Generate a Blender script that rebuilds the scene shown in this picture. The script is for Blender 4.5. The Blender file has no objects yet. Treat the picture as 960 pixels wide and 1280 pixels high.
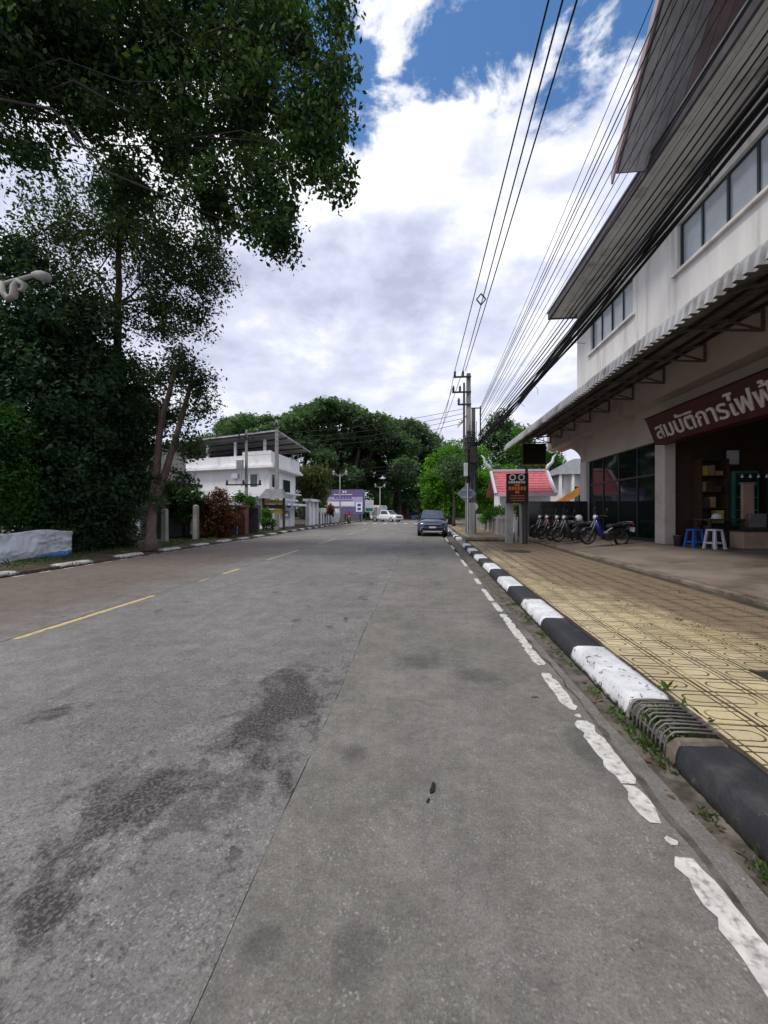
import bpy, bmesh, math, random
import numpy as np
from mathutils import Vector, Matrix, noise as mnoise
PI = math.pi
R = math.radians
SC = bpy.context.scene
COL = SC.collection
random.seed(7)

# ------------------------------------------------------------------ camera
H = 1.45
TH = math.atan(45 / 480.0)
cam_d = bpy.data.cameras.new('camera')
cam_d.sensor_fit = 'HORIZONTAL'; cam_d.sensor_width = 36.0; cam_d.lens = 18.0
cam_d.clip_start = 0.05; cam_d.clip_end = 3000
cam = bpy.data.objects.new('camera', cam_d); COL.objects.link(cam)
cam.location = (0, 0, H); cam.rotation_euler = (R(90), 0, TH)
SC.camera = cam
ST, CT = math.sin(TH), math.cos(TH)

def P(px, py, d):
    """point seen at pixel (px,py) of the 960x1280 photograph at axial depth d"""
    u = (px - 480) / 480.0; v = (640 - py) / 480.0
    return Vector((d * (-ST + u * CT), d * (CT + u * ST), H + d * v))

def G(px, py, z=0.0):
    return P(px, py, 480 * (H - z) / (py - 640.0))

# ------------------------------------------------------------------ light
SUN_EL, SUN_AZ = R(58), R(236)      # azimuth the light comes from, clockwise from +Y
SC.view_settings.view_transform = 'Standard'
SC.view_settings.look = 'None'
SC.view_settings.exposure = 0.08
SC.view_settings.gamma = 1.0
world = bpy.data.worlds.new('World'); SC.world = world; world.use_nodes = True

def build_world():
    nt = world.node_tree; n = nt.nodes; L = nt.links
    n.clear()
    out = n.new('ShaderNodeOutputWorld'); bg = n.new('ShaderNodeBackground')
    bg.inputs['Strength'].default_value = 0.1
    sky = n.new('ShaderNodeTexSky'); sky.sky_type = 'NISHITA'; sky.sun_disc = False
    sky.sun_elevation = SUN_EL; sky.sun_rotation = SUN_AZ
    sky.air_density = 1.0; sky.dust_density = 0.6; sky.ozone_density = 2.0
    tc = n.new('ShaderNodeTexCoord'); sep = n.new('ShaderNodeSeparateXYZ')
    L.new(tc.outputs['Generated'], sep.inputs[0])
    def m(op, a, b=None, c=None, clamp=False):
        x = n.new('ShaderNodeMath'); x.operation = op; x.use_clamp = clamp
        for i, v in enumerate((a, b, c)):
            if v is None: continue
            if isinstance(v, (int, float)): x.inputs[i].default_value = v
            else: L.new(v, x.inputs[i])
        return x.outputs[0]
    zc = m('MAXIMUM', sep.outputs[2], 0.0)
    den = m('ADD', zc, 0.35)
    pxn = m('DIVIDE', sep.outputs[0], den); pyn = m('DIVIDE', sep.outputs[1], den)
    comb = n.new('ShaderNodeCombineXYZ'); L.new(pxn, comb.inputs[0]); L.new(pyn, comb.inputs[1]); L.new(m('MULTIPLY', zc, 1.2), comb.inputs[2])
    def noise(vec, scale, detail, rough, dist=0.0, off=(0, 0, 0)):
        mp = n.new('ShaderNodeMapping'); mp.inputs['Location'].default_value = off
        L.new(vec, mp.inputs['Vector'])
        t = n.new('ShaderNodeTexNoise'); t.inputs['Scale'].default_value = scale; t.inputs['Detail'].default_value = detail
        t.inputs['Roughness'].default_value = rough; t.inputs['Distortion'].default_value = dist
        L.new(mp.outputs[0], t.inputs['Vector']); return t.outputs[0]
    big = noise(comb.outputs[0], 3.0, 12, 0.58, 0.1, (3.1, 1.7, 0.4))
    # an open patch of blue between the clouds, high ahead
    ex = m('MULTIPLY', m('SUBTRACT', pxn, 0.03), 2.7); ey = m('MULTIPLY', m('SUBTRACT', pyn, 0.54), 5.0)
    r2 = m('ADD', m('MULTIPLY', ex, ex), m('MULTIPLY', ey, ey))
    hole = m('POWER', 2.718, m('MULTIPLY', r2, -1.0))
    wisp = noise(comb.outputs[0], 7.0, 10, 0.62, 0.25, (5.5, 2.2, 7.0))
    cov = m('ADD', m('SUBTRACT', m('ADD', big, 0.15), m('MULTIPLY', hole, 0.40)), m('MULTIPLY', m('MULTIPLY', m('SUBTRACT', wisp, 0.47), hole), 0.9))
    mr = n.new('ShaderNodeMapRange'); mr.interpolation_type = 'SMOOTHSTEP'
    mr.inputs['From Min'].default_value = 0.37; mr.inputs['From Max'].default_value = 0.48
    L.new(cov, mr.inputs['Value'])
    big2 = noise(comb.outputs[0], 3.0, 12, 0.58, 0.1, (3.1 - .035, 1.7 - .05, 0.4))      # same field, shifted: sunlit flanks
    low = noise(comb.outputs[0], 2.6, 7, 0.5, 0.15, (9.3, 4.2, 2.0))
    fine = noise(comb.outputs[0], 9, 9, 0.58, 0.1, (1.3, 8.2, 5.0))
    relief = m('MULTIPLY', m('SUBTRACT', big, big2), 0.85)
    dark = m('MULTIPLY', m('SUBTRACT', big, 0.5), -0.55)
    sh = m('ADD', m('ADD', m('ADD', m('MULTIPLY', low, 0.80), m('MULTIPLY', fine, 0.13)), relief), m('ADD', m('MULTIPLY', dark, 0.6), 0.04))
    cr = n.new('ShaderNodeValToRGB')
    cr.color_ramp.elements[0].position = 0.30; cr.color_ramp.elements[0].color = (5.0, 5.4, 7.0, 1)
    cr.color_ramp.elements[1].position = 0.60; cr.color_ramp.elements[1].color = (11.0, 11.1, 11.5, 1)
    e = cr.color_ramp.elements.new(0.48); e.color = (7.6, 8.0, 9.7, 1)
    L.new(sh, cr.inputs[0])
    hz = n.new('ShaderNodeMapRange'); hz.interpolation_type = 'SMOOTHSTEP'; L.new(zc, hz.inputs['Value'])
    hz.inputs['From Min'].default_value = 0.05; hz.inputs['From Max'].default_value = 0.55; hz.inputs['To Min'].default_value = 0.85; hz.inputs['To Max'].default_value = 0.0
    hm_ = n.new('ShaderNodeMix'); hm_.data_type = 'RGBA'; L.new(hz.outputs[0], hm_.inputs['Factor']); L.new(cr.outputs[0], hm_.inputs['A']); hm_.inputs['B'].default_value = (7.3, 7.7, 9.3, 1)
    mix = n.new('ShaderNodeMix'); mix.data_type = 'RGBA'
    L.new(mr.outputs[0], mix.inputs['Factor']); 
    hs = n.new('ShaderNodeHueSaturation'); hs.inputs['Value'].default_value = 1.8; hs.inputs['Saturation'].default_value = 1.2
    L.new(sky.outputs[0], hs.inputs['Color'])
    L.new(hs.outputs[0], mix.inputs['A']); L.new(hm_.outputs['Result'], mix.inputs['B'])
    L.new(mix.outputs['Result'], bg.inputs['Color']); L.new(bg.outputs[0], out.inputs[0])
build_world()
sun_d = bpy.data.lights.new('sun', 'SUN'); sun_d.energy = 2.5; sun_d.angle = R(16); sun_d.color = (1.0, 0.95, 0.87)
sun = bpy.data.objects.new('sun', sun_d); COL.objects.link(sun)
sdir = Vector((math.sin(SUN_AZ) * math.cos(SUN_EL), math.cos(SUN_AZ) * math.cos(SUN_EL), math.sin(SUN_EL)))
sun.rotation_euler = sdir.to_track_quat('Z', 'Y').to_euler()

# ------------------------------------------------------------------ materials
class NT:
    def __init__(s, name):
        s.mat = bpy.data.materials.new(name); s.mat.use_nodes = True
        s.t = s.mat.node_tree; s.n = s.t.nodes; s.L = s.t.links
        s.b = s.n['Principled BSDF']; s.out = s.n['Material Output']
        s.geo = s.n.new('ShaderNodeNewGeometry')
        s.pos = s.geo.outputs['Position']
    def m(s, op, a, b=None, c=None, clamp=False):
        x = s.n.new('ShaderNodeMath'); x.operation = op; x.use_clamp = clamp
        for i, v in enumerate((a, b, c)):
            if v is None: continue
            if isinstance(v, (int, float)): x.inputs[i].default_value = v
            else: s.L.new(v, x.inputs[i])
        return x.outputs[0]
    def noise(s, scale, detail=4, rough=0.55, vec=None, sc3=None, dist=0):
        v = vec or s.pos
        if sc3:
            mp = s.n.new('ShaderNodeMapping'); mp.inputs['Scale'].default_value = sc3
            s.L.new(v, mp.inputs['Vector']); v = mp.outputs[0]
        t = s.n.new('ShaderNodeTexNoise'); t.inputs['Scale'].default_value = scale
        t.inputs['Detail'].default_value = detail; t.inputs['Roughness'].default_value = rough
        t.inputs['Distortion'].default_value = dist
        s.L.new(v, t.inputs['Vector']); return t.outputs[0]
    def voro(s, scale, feature='F1', out='Distance', vec=None):
        t = s.n.new('ShaderNodeTexVoronoi'); t.feature = feature; t.inputs['Scale'].default_value = scale
        s.L.new(vec or s.pos, t.inputs['Vector']); return t.outputs[out]
    def ss(s, v, a, b, to0=0.0, to1=1.0):
        r = s.n.new('ShaderNodeMapRange'); r.interpolation_type = 'SMOOTHSTEP'
        r.inputs['From Min'].default_value = a; r.inputs['From Max'].default_value = b
        r.inputs['To Min'].default_value = to0; r.inputs['To Max'].default_value = to1
        s.L.new(v, r.inputs['Value']); return r.outputs[0]
    def mix(s, f, a, b, mode='MIX'):
        x = s.n.new('ShaderNodeMix'); x.data_type = 'RGBA'; x.blend_type = mode
        if isinstance(f, (int, float)): x.inputs['Factor'].default_value = f
        else: s.L.new(f, x.inputs['Factor'])
        for k, v in (('A', a), ('B', b)):
            if isinstance(v, (tuple, list)): x.inputs[k].default_value = (*v, 1) if len(v) == 3 else v
            else: s.L.new(v, x.inputs[k])
        return x.outputs['Result']
    def xyz(s):
        x = s.n.new('ShaderNodeSeparateXYZ'); s.L.new(s.pos, x.inputs[0]); return x.outputs
    def bump(s, h, strength=0.3, dist=0.01):
        b = s.n.new('ShaderNodeBump'); b.inputs['Strength'].default_value = strength; b.inputs['Distance'].default_value = dist
        s.L.new(h, b.inputs['Height']); s.L.new(b.outputs[0], s.b.inputs['Normal'])
    def col(s, c):
        if isinstance(c, (tuple, list)): s.b.inputs['Base Color'].default_value = (*c, 1)
        else: s.L.new(c, s.b.inputs['Base Color'])
    def scal(s, f, lo, hi):      # grey multiplier colour
        return s.ss(f, 0.3, 0.7, lo, hi)
    def grey(s, v):
        c = s.n.new('ShaderNodeCombineXYZ')
        for i in range(3): s.L.new(v, c.inputs[i])
        return c.outputs[0]

def M(name, col, rough=0.75, var=0.18, scale=3.0, bump=0.15, bscale=40, metal=0.0, dirt=None, damt=0.5, dscale=1.5, spec=0.3, sc3=None, coat=0.0):
    t = NT(name)
    f = t.scal(t.noise(scale, 6, 0.6, sc3=sc3), 1 - var, 1 + var)
    c = t.mix(1.0, col, t.grey(f), 'MULTIPLY')
    if dirt:
        d = t.ss(t.noise(dscale, 8, 0.65, sc3=sc3), 0.62 - damt * 0.3, 0.72 - damt * 0.05)
        c = t.mix(t.m('MULTIPLY', d, min(1, damt + 0.3)), c, dirt)
    t.col(c)
    t.b.inputs['Roughness'].default_value = rough; t.b.inputs['Metallic'].default_value = metal
    t.b.inputs['Specular IOR Level'].default_value = spec
    if coat: t.b.inputs['Coat Weight'].default_value = coat; t.b.inputs['Coat Roughness'].default_value = 0.05
    if bump: t.bump(t.noise(bscale, 5, 0.6), bump, 0.01)
    return t.mat

def leaf_mat(name, c1, c2, trans=0.35):
    t = NT(name)
    r = t.geo.outputs['Random Per Island']
    c = t.mix(r, c1, c2)
    big = t.ss(t.noise(0.7, 3), 0.35, 0.65, 0.6, 1.25)
    c = t.mix(1.0, c, t.grey(big), 'MULTIPLY')
    t.col(c); t.b.inputs['Roughness'].default_value = 0.55; t.b.inputs['Specular IOR Level'].default_value = 0.14
    tr = t.n.new('ShaderNodeBsdfTranslucent'); t.L.new(t.mix(1.0, c, (1.2, 1.35, 0.5), 'MULTIPLY'), tr.inputs['Color'])
    ms = t.n.new('ShaderNodeMixShader'); ms.inputs[0].default_value = trans
    t.L.new(t.b.outputs[0], ms.inputs[1]); t.L.new(tr.outputs[0], ms.inputs[2]); t.L.new(ms.outputs[0], t.out.inputs['Surface'])
    return t.mat

def gxx(t, v, c, k):
    q = t.m('SUBTRACT', v, c); return t.m('POWER', 2.718, t.m('MULTIPLY', t.m('MULTIPLY', q, q), -k))

def road_mat(name, shoulder=False, far=False):
    t = NT(name); x, y, z = t.xyz()
    spd = t.voro(135 if shoulder else 120, 'F1', 'Color'); sep = t.n.new('ShaderNodeSeparateColor'); t.L.new(spd, sep.inputs[0])
    stone = sep.outputs[0]
    fine = t.noise(160, 3, 0.7)
    mid = t.noise(4.0, 8, 0.68)
    large = t.noise(0.55, 5, 0.6)
    streak = t.noise(1.0, 6, 0.6, sc3=(2.2, 0.22, 1))
    if shoulder:
        base = t.mix(t.ss(large, 0.35, 0.65), (0.147, 0.140, 0.128), (0.186, 0.175, 0.163))
        base = t.mix(t.ss(t.noise(1.3, 6), 0.5, 0.7, 0, 0.35), base, (0.115, 0.115, 0.088))
        st_amt = t.m('MULTIPLY', t.ss(stone, 0.86, 1.0, 0, 0.5), t.ss(t.noise(7, 4), .4, .65, .25, 1))
        col = t.mix(st_amt, base, (0.40, 0.39, 0.37))
        col = t.mix(t.ss(t.noise(70, 4, .7), 0.30, 0.48, 0.45, 0), col, (0.06, 0.058, 0.055))
        col = t.mix(t.ss(t.noise(28, 6, .75), 0.52, 0.70, 0, 0.30), col, (0.075, 0.072, 0.066))
        spots = [(*G(600, 845)[:2], .17, .16), (*G(525, 826)[:2], .22, .2), (*G(441, 943)[:2], .075, .1), (*G(447, 1190)[:2], .09, .09),
                 (*G(735, 935)[:2], .1, .22), (*G(700, 780)[:2], .12, .25), (*G(640, 775)[:2], .35, .45), (*G(330, 1180)[:2], .07, .07), (*G(480, 690)[:2], .5, 1.2)]
        wob = t.m('MULTIPLY', t.m('SUBTRACT', t.noise(11, 8, .75), 0.5), 3.2)
        acc = None
        for sx, sy, rx, ry in spots:
            dx = t.m('DIVIDE', t.m('SUBTRACT', x, float(sx)), rx); dy = t.m('DIVIDE', t.m('SUBTRACT', y, float(sy)), ry)
            d2 = t.m('ADD', t.m('ADD', t.m('MULTIPLY', dx, dx), t.m('MULTIPLY', dy, dy)), wob)
            k = t.ss(d2, 0.1, 1.7, 0.46, 0.0)
            acc = k if acc is None else t.m('MAXIMUM', acc, k)
        col = t.mix(acc, col, (0.045, 0.043, 0.042))
        patch = t.ss(t.noise(0.9, 9, .68, sc3=(1, .4, 1)), 0.50, 0.70, 0, 0.45)
        track = t.m('MULTIPLY', gxx(t, x, .15, 9.0), t.ss(t.noise(2.0, 9, .7, sc3=(1.5, .35, 1)), .42, .62, 0, .35))
        col = t.mix(track, col, (0.09, 0.088, 0.084))
        pale = t.ss(t.noise(1.6, 9, .72, sc3=(1, .6, 1)), .56, .70, 0, .30)
        col = t.mix(pale, col, (0.27, 0.255, 0.235))
        col = t.mix(patch, col, (0.085, 0.082, 0.08))
        hgt = t.m('ADD', t.m('MULTIPLY', fine, 0.5), t.m('MULTIPLY', stone, 0.4)); bs = 0.35
    else:
        base = t.mix(t.ss(large, 0.35, 0.65), (0.165, 0.159, 0.153), (0.212, 0.203, 0.195))
        base = t.mix(t.ss(streak, 0.5, 0.75, 0, 0.5), base, (0.12, 0.117, 0.115))
        st_amt = t.m('MULTIPLY', t.ss(stone, 0.74, 0.99, 0, 0.55), t.ss(t.noise(5, 5), .4, .65, .35, 1))
        col = t.mix(st_amt, base, (0.40, 0.39, 0.39))
        col = t.mix(t.ss(stone, 0.03, 0.22, 0.35, 0), col, (0.07, 0.067, 0.066))
        rough_ = t.ss(t.m('ADD', t.noise(2.6, 8, .7), t.m('MULTIPLY', gxx(t, x, -1.6, .55), .09)), .47, .62)
        pit = t.ss(t.noise(38, 6, .75), 0.50, 0.62, 0, 0.65)
        col = t.mix(t.m('MULTIPLY', rough_, pit), col, (0.055, 0.052, 0.053))
        # worn, tar-dark wheel track beside the joint
        bias = None
        for sx, sy, rx, ry, am in ((-1.02, 2.95, .42, .75, .19), (-1.30, 1.85, .55, .38, .19), (-1.12, 2.35, .40, .45, .165), (-1.75, 1.25, .6, .25, .09), (-1.0, 5.2, .3, 1.6, .07), (-1.2, 3.0, 1.2, 6.0, .04)):
            ex_ = t.m('DIVIDE', t.m('SUBTRACT', x, sx), rx); ey_ = t.m('DIVIDE', t.m('SUBTRACT', y, sy), ry)
            g_ = t.m('MULTIPLY', t.m('POWER', 2.718, t.m('MULTIPLY', t.m('ADD', t.m('MULTIPLY', ex_, ex_), t.m('MULTIPLY', ey_, ey_)), -0.8)), am)
            bias = g_ if bias is None else t.m('MAXIMUM', bias, g_)
        nn = t.noise(1.7, 10, 0.72, sc3=(1.0, 0.75, 1), dist=0.3)
        worn = t.ss(t.m('ADD', nn, bias), 0.605, 0.70)
        worn2 = t.ss(t.m('ADD', t.noise(5.5, 9, 0.75), bias), 0.64, 0.70)
        w = t.m('MAXIMUM', worn, t.m('MULTIPLY', worn2, 0.55))
        speck = t.ss(t.noise(55, 3, .6), 0.45, 0.62, 1.0, 0.35)
        col = t.mix(t.m('MULTIPLY', w, speck), col, (0.048, 0.043, 0.042))
        # brown washed-in soil on the far lane, spreading from the verge
        bx = t.ss(t.m('ADD', x, t.m('MULTIPLY', t.m('SUBTRACT', t.noise(0.7, 5), 0.5), 2.2)), -6.2, -4.3, 0.6, 0.0)
        by = t.ss(y, 11.0, 24.0, 1.0, 0.15)
        col = t.mix(t.m('MULTIPLY', bx, by), col, (0.13, 0.088, 0.066))
        hgt = t.m('ADD', t.m('MULTIPLY', fine, 0.5), t.m('MULTIPLY', stone, 0.7)); hgt = t.m('SUBTRACT', hgt, t.m('MULTIPLY', w, 0.8)); bs = 0.6
    col = t.mix(1.0, col, t.grey(t.scal(mid, 0.84, 1.14)), 'MULTIPLY')
    col = t.mix(1.0, col, t.grey(t.scal(t.noise(95, 6, .8), 0.70, 1.28)), 'MULTIPLY')
    col = t.mix(1.0, col, t.grey(t.scal(t.noise(17, 8, .75), 0.84, 1.15)), 'MULTIPLY')
    t.col(col); t.b.inputs['Roughness'].default_value = 0.82; t.b.inputs['Specular IOR Level'].default_value = 0.25
    t.bump(hgt, bs * 1.3, 0.008)
    return t.mat

def tile_mat():
    t = NT('yellow_tile'); x, y, z = t.xyz()
    uv = t.n.new('ShaderNodeUVMap'); uv.uv_map = 'UVMap'
    sp = t.n.new('ShaderNodeSeparateXYZ'); t.L.new(uv.outputs[0], sp.inputs[0])
    u, v = sp.outputs[0], sp.outputs[1]             # metres inside the tile
    ux = t.m('MAXIMUM', t.m('SUBTRACT', u, 0.17), 0.0)
    vy = t.m('SUBTRACT', v, 0.1125)
    rr = t.m('SQRT', t.m('ADD', t.m('MULTIPLY', ux, ux), t.m('MULTIPLY', vy, vy)))
    dd = t.m('ABSOLUTE', t.m('SUBTRACT', rr, 0.055))
    wob = t.m('MULTIPLY', t.m('SUBTRACT', t.noise(22, 3), 0.5), 0.006)
    ring = t.m('ADD', dd, wob)
    l1 = t.m('ADD', t.m('ABSOLUTE', t.m('SUBTRACT', u, 0.045)), wob)
    l2 = t.m('ADD', t.m('ABSOLUTE', t.m('SUBTRACT', u, 0.262)), wob)
    g = t.m('MINIMUM', t.m('MINIMUM', ring, l2), l1)
    edge = t.m('MINIMUM', t.m('MINIMUM', u, t.m('SUBTRACT', 0.30, u)), t.m('MINIMUM', v, t.m('SUBTRACT', 0.225, v)))
    groove = t.m('MAXIMUM', t.ss(g, 0.0035, 0.0085, 1.0, 0.0), t.ss(t.m('ADD', edge, wob), 0.006, 0.012, 0.9, 0.0))
    broken = t.ss(t.noise(3.2, 6), 0.35, 0.5, 0.35, 1.0)
    base = t.mix(t.ss(t.noise(0.8, 5), 0.35, 0.65), (0.44, 0.36, 0.205), (0.52, 0.44, 0.275))
    ri = t.n.new('ShaderNodeObjectInfo')
    base = t.mix(1.0, base, t.grey(t.ss(ri.outputs['Random'], 0, 1, 0.80, 1.08)), 'MULTIPLY')
    base = t.mix(t.ss(t.noise(35, 6, .7), 0.45, 0.75, 0, 0.45), base, (0.30, 0.225, 0.11))
    # brown soil trodden in, heavier along the forecourt side and further on
    side = t.ss(x, 2.2, 4.2, -0.06, 0.26); along = t.ss(y, 3.0, 8.0, -0.01, 0.17)
    dn = t.m('ADD', t.m('ADD', t.m('ADD', t.m('MULTIPLY', t.noise(1.1, 9, 0.7, sc3=(1.2, .5, 1)), .65), t.m('MULTIPLY', t.noise(12, 8, .75), .35)), side), along)
    dirt = t.ss(dn, 0.48, 0.74, 0, 0.9)
    c = t.mix(dirt, base, (0.165, 0.118, 0.076))
    moss = t.ss(t.noise(1.4, 8, .7), 0.60, 0.72, 0, 0.4)
    c = t.mix(moss, c, (0.13, 0.13, 0.05))
    blot = t.ss(t.noise(6.5, 9, .75), .56, .68, 0, .55)
    c = t.mix(blot, c, (0.20, 0.145, 0.08))
    c = t.mix(t.m('MULTIPLY', groove, broken), c, (0.055, 0.034, 0.016))
    t.col(c); t.b.inputs['Roughness'].default_value = 0.85
    t.bump(t.m('SUBTRACT', t.m('MULTIPLY', t.noise(90, 4), 0.4), groove), 0.6, 0.006)
    return t.mat

def glass_mat(name, col=(0.02, 0.03, 0.03), rough=0.06, transp=0.0):
    t = NT(name); t.col(col); t.b.inputs['Roughness'].default_value = rough; t.b.inputs['Specular IOR Level'].default_value = 0.7
    t.bump(t.noise(1.5, 2), 0.03, 0.02)
    if transp:
        tb = t.n.new('ShaderNodeBsdfTransparent'); tb.inputs[0].default_value = (0.75, 0.82, 0.8, 1)
        ms = t.n.new('ShaderNodeMixShader'); ms.inputs[0].default_value = transp
        t.L.new(t.b.outputs[0], ms.inputs[1]); t.L.new(tb.outputs[0], ms.inputs[2]); t.L.new(ms.outputs[0], t.out.inputs['Surface'])
    return t.mat

def kerb_paint(name, col, chip, amt):
    t = NT(name); x, y, z = t.xyz()
    n = t.noise(14, 9, 0.72); n2 = t.noise(2.2, 6, 0.6)
    low = t.ss(t.m('ADD', z, t.m('MULTIPLY', t.m('SUBTRACT', n2, .5), .12)), 0.005, 0.08, 0.12, 0.0)
    chipm = t.ss(t.m('ADD', t.m('ADD', n, t.m('MULTIPLY', n2, 0.25)), low), 0.80 - amt, 0.86 - amt)
    base = t.mix(1.0, col, t.grey(t.scal(t.noise(5, 7), 0.78, 1.1)), 'MULTIPLY')
    base = t.mix(t.ss(t.noise(60, 6, .75), .60, .70, 0, .5), base, chip)
    base = t.mix(t.ss(n2, 0.52, 0.75, 0, 0.28), base, (0.2, 0.18, 0.15))
    grime = t.ss(t.m('ADD', z, t.m('MULTIPLY', t.m('SUBTRACT', t.noise(18, 8, .7), .5), .09)), 0.015, 0.055, 1.0, 0.0)
    cc = t.mix(grime, t.mix(chipm, base, chip), (0.028, 0.026, 0.022))
    t.col(cc); t.b.inputs['Roughness'].default_value = 0.62; t.b.inputs['Specular IOR Level'].default_value = 0.25
    t.bump(t.m('SUBTRACT', t.m('ADD', t.m('MULTIPLY', t.noise(60, 5), .6), t.m('MULTIPLY', t.noise(16, 5), .8)), t.m('MULTIPLY', chipm, .6)), 0.8, 0.008)
    return t.mat

MT = {}
MT['road'] = road_mat('road_asphalt'); MT['shoulder'] = road_mat('road_shoulder', True)
MT['tile'] = tile_mat()
MT['kwhite'] = kerb_paint('kerb_white_paint', (0.66, 0.67, 0.69), (0.11, 0.105, 0.095), 0.085)
MT['kwold'] = kerb_paint('kerb_white_old', (0.46, 0.45, 0.43), (0.10, 0.09, 0.075), 0.13)
MT['kblack'] = kerb_paint('kerb_black_paint', (0.030, 0.031, 0.037), (0.10, 0.097, 0.095), 0.05)
MT['kplain'] = M('kerb_concrete', (0.24, 0.22, 0.19), dirt=(0.09, 0.08, 0.06), damt=.6, bump=.4)
MT['paintw'] = M('road_paint_white', (0.56, 0.545, 0.52), var=.15, scale=8, dirt=(0.17, 0.16, 0.15), damt=.54, dscale=24, bump=.3)
MT['painty'] = M('road_paint_yellow', (0.47, 0.37, 0.19), var=.15, scale=8, dirt=(0.2, 0.18, 0.15), damt=.4, dscale=9, bump=.3)
MT['gutter'] = M('gutter_concrete', (0.135, 0.118, 0.098), var=.25, scale=5, dirt=(0.040, 0.036, 0.024), damt=.75, dscale=7, bump=1.0, bscale=60)
MT['soil'] = M('dark_soil', (0.070, 0.052, 0.038), var=.35, scale=2.5, dirt=(0.03, 0.035, 0.018), damt=.6, dscale=1.2, bump=1, bscale=25)
MT['ground'] = M('ground_earth', (0.10, 0.085, 0.06), var=.3, scale=.4, dirt=(0.05, 0.07, 0.025), damt=.7, dscale=.2, bump=.6, bscale=8)
MT['forecourt'] = M('forecourt_concrete', (0.20, 0.165, 0.135), var=.2, scale=1.2, dirt=(0.085, 0.062, 0.045), damt=.5, dscale=.8, bump=.35, bscale=50)
MT['fcedge'] = M('forecourt_edge', (0.20, 0.17, 0.14), var=.25, scale=3, dirt=(0.06, 0.045, 0.03), damt=.6, dscale=2, bump=.5)
MT['concrete'] = M('concrete', (0.33, 0.32, 0.30), var=.2, dirt=(0.12, 0.12, 0.10), damt=.45, bump=.3)
MT['pole'] = M('pole_concrete', (0.30, 0.29, 0.28), var=.22, scale=2, dirt=(0.10, 0.095, 0.09), damt=.5, bump=.3, sc3=(1, 1, .25))
MT['wwall'] = M('white_render', (0.74, 0.72, 0.70), var=.07, scale=2.2, dirt=(0.44, 0.42, 0.39), damt=.42, dscale=2.6, bump=.12, bscale=70, sc3=(1, 1, .10))
MT['bwall'] = M('beige_render', (0.54, 0.47, 0.41), var=.08, scale=1, dirt=(0.30, 0.25, 0.21), damt=.35, dscale=.7, bump=.12, bscale=70)
MT['pillar'] = M('pillar_render', (0.55, 0.47, 0.43), var=.08, scale=1.5, dirt=(0.30, 0.25, 0.22), damt=.4, dscale=1, bump=.12)
MT['hwhite'] = M('house_white', (0.78, 0.78, 0.80), var=.06, scale=.5, dirt=(0.40, 0.40, 0.42), damt=.32, dscale=.8, bump=.1, sc3=(1, 1, .3))
MT['soffit'] = M('soffit_board', (0.62, 0.61, 0.60), var=.1, scale=1, dirt=(0.2, 0.18, 0.17), damt=.4, bump=.05)
MT['slate'] = M('grey_blue_board', (0.50, 0.50, 0.54), var=.15, bump=.1)
MT['purple'] = M('purple_brown_board', (0.42, 0.33, 0.35), var=.2, scale=2, bump=.1)
MT['fascia'] = M('fascia_dark', (0.085, 0.075, 0.085), var=.2, bump=.1)
MT['zincdark'] = M('dark_zinc_sheet', (0.20, 0.185, 0.17), rough=.7, var=.3, scale=2, dirt=(0.07, 0.05, 0.04), damt=.5, bump=.1)
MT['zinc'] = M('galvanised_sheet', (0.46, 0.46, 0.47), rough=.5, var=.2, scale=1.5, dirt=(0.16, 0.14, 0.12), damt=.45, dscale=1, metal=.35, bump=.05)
MT['steel'] = M('dark_steel', (0.045, 0.04, 0.036), rough=.55, var=.2, metal=.3, bump=.1)
MT['rust'] = M('rusty_steel', (0.17, 0.16, 0.15), rough=.6, var=.3, scale=20, metal=.5, dirt=(0.13, 0.06, 0.03), damt=.3, dscale=8, bump=.2)
MT['black'] = M('black_rubber', (0.012, 0.012, 0.013), rough=.6, var=.2, bump=0)
MT['cable'] = M('cable_black', (0.014, 0.014, 0.016), rough=.6, var=.1, bump=0)
MT['tyre'] = M('tyre_rubber', (0.02, 0.02, 0.021), rough=.85, var=.2, bump=.2)
MT['dullmetal'] = M('dull_metal', (0.17, 0.17, 0.18), rough=.45, metal=.6, var=.2, bump=0)
MT['alu'] = M('aluminium', (0.55, 0.56, 0.58), rough=.35, metal=.8, var=.1, bump=0)
MT['frame'] = M('window_frame_dark', (0.03, 0.045, 0.05), rough=.4, var=.1, bump=0)
MT['curtain'] = M('pale_blind_glass', (0.43, 0.47, 0.50), rough=.12, var=.12, scale=1.2, spec=.6, bump=.02)
MT['glass'] = glass_mat('dark_glass'); MT['shopglass'] = glass_mat('shop_glass', (0.012, 0.02, 0.018), 0.05, 0.45)
MT['carglass'] = glass_mat('car_glass', (0.015, 0.03, 0.055), 0.05)
MT['maroon'] = M('maroon_board', (0.060, 0.013, 0.010), rough=.5, var=.2, bump=.05)
MT['letter'] = M('letter_cream', (0.56, 0.50, 0.45), rough=.5, var=.12, scale=6, bump=.05)
MT['bluep'] = M('blue_plastic', (0.02, 0.10, 0.42), rough=.4, var=.1, bump=0)
MT['whitep'] = M('white_plastic', (0.55, 0.56, 0.62), rough=.4, var=.08, bump=0)
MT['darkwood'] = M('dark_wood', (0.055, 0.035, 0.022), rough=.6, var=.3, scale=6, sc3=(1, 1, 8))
MT['card'] = M('cardboard', (0.30, 0.20, 0.10), var=.15, bump=.1); MT['yellow'] = M('yellow_goods', (0.42, 0.33, 0.05), var=.15, bump=0)
MT['green'] = M('green_cabinet', (0.03, 0.16, 0.12), rough=.4, var=.15, bump=0); MT['pink'] = M('pinkish_panel', (0.40, 0.26, 0.21), var=.12, bump=.05)
MT['red'] = M('red_paint', (0.36, 0.03, 0.03), rough=.4, var=.12, bump=0)
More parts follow.
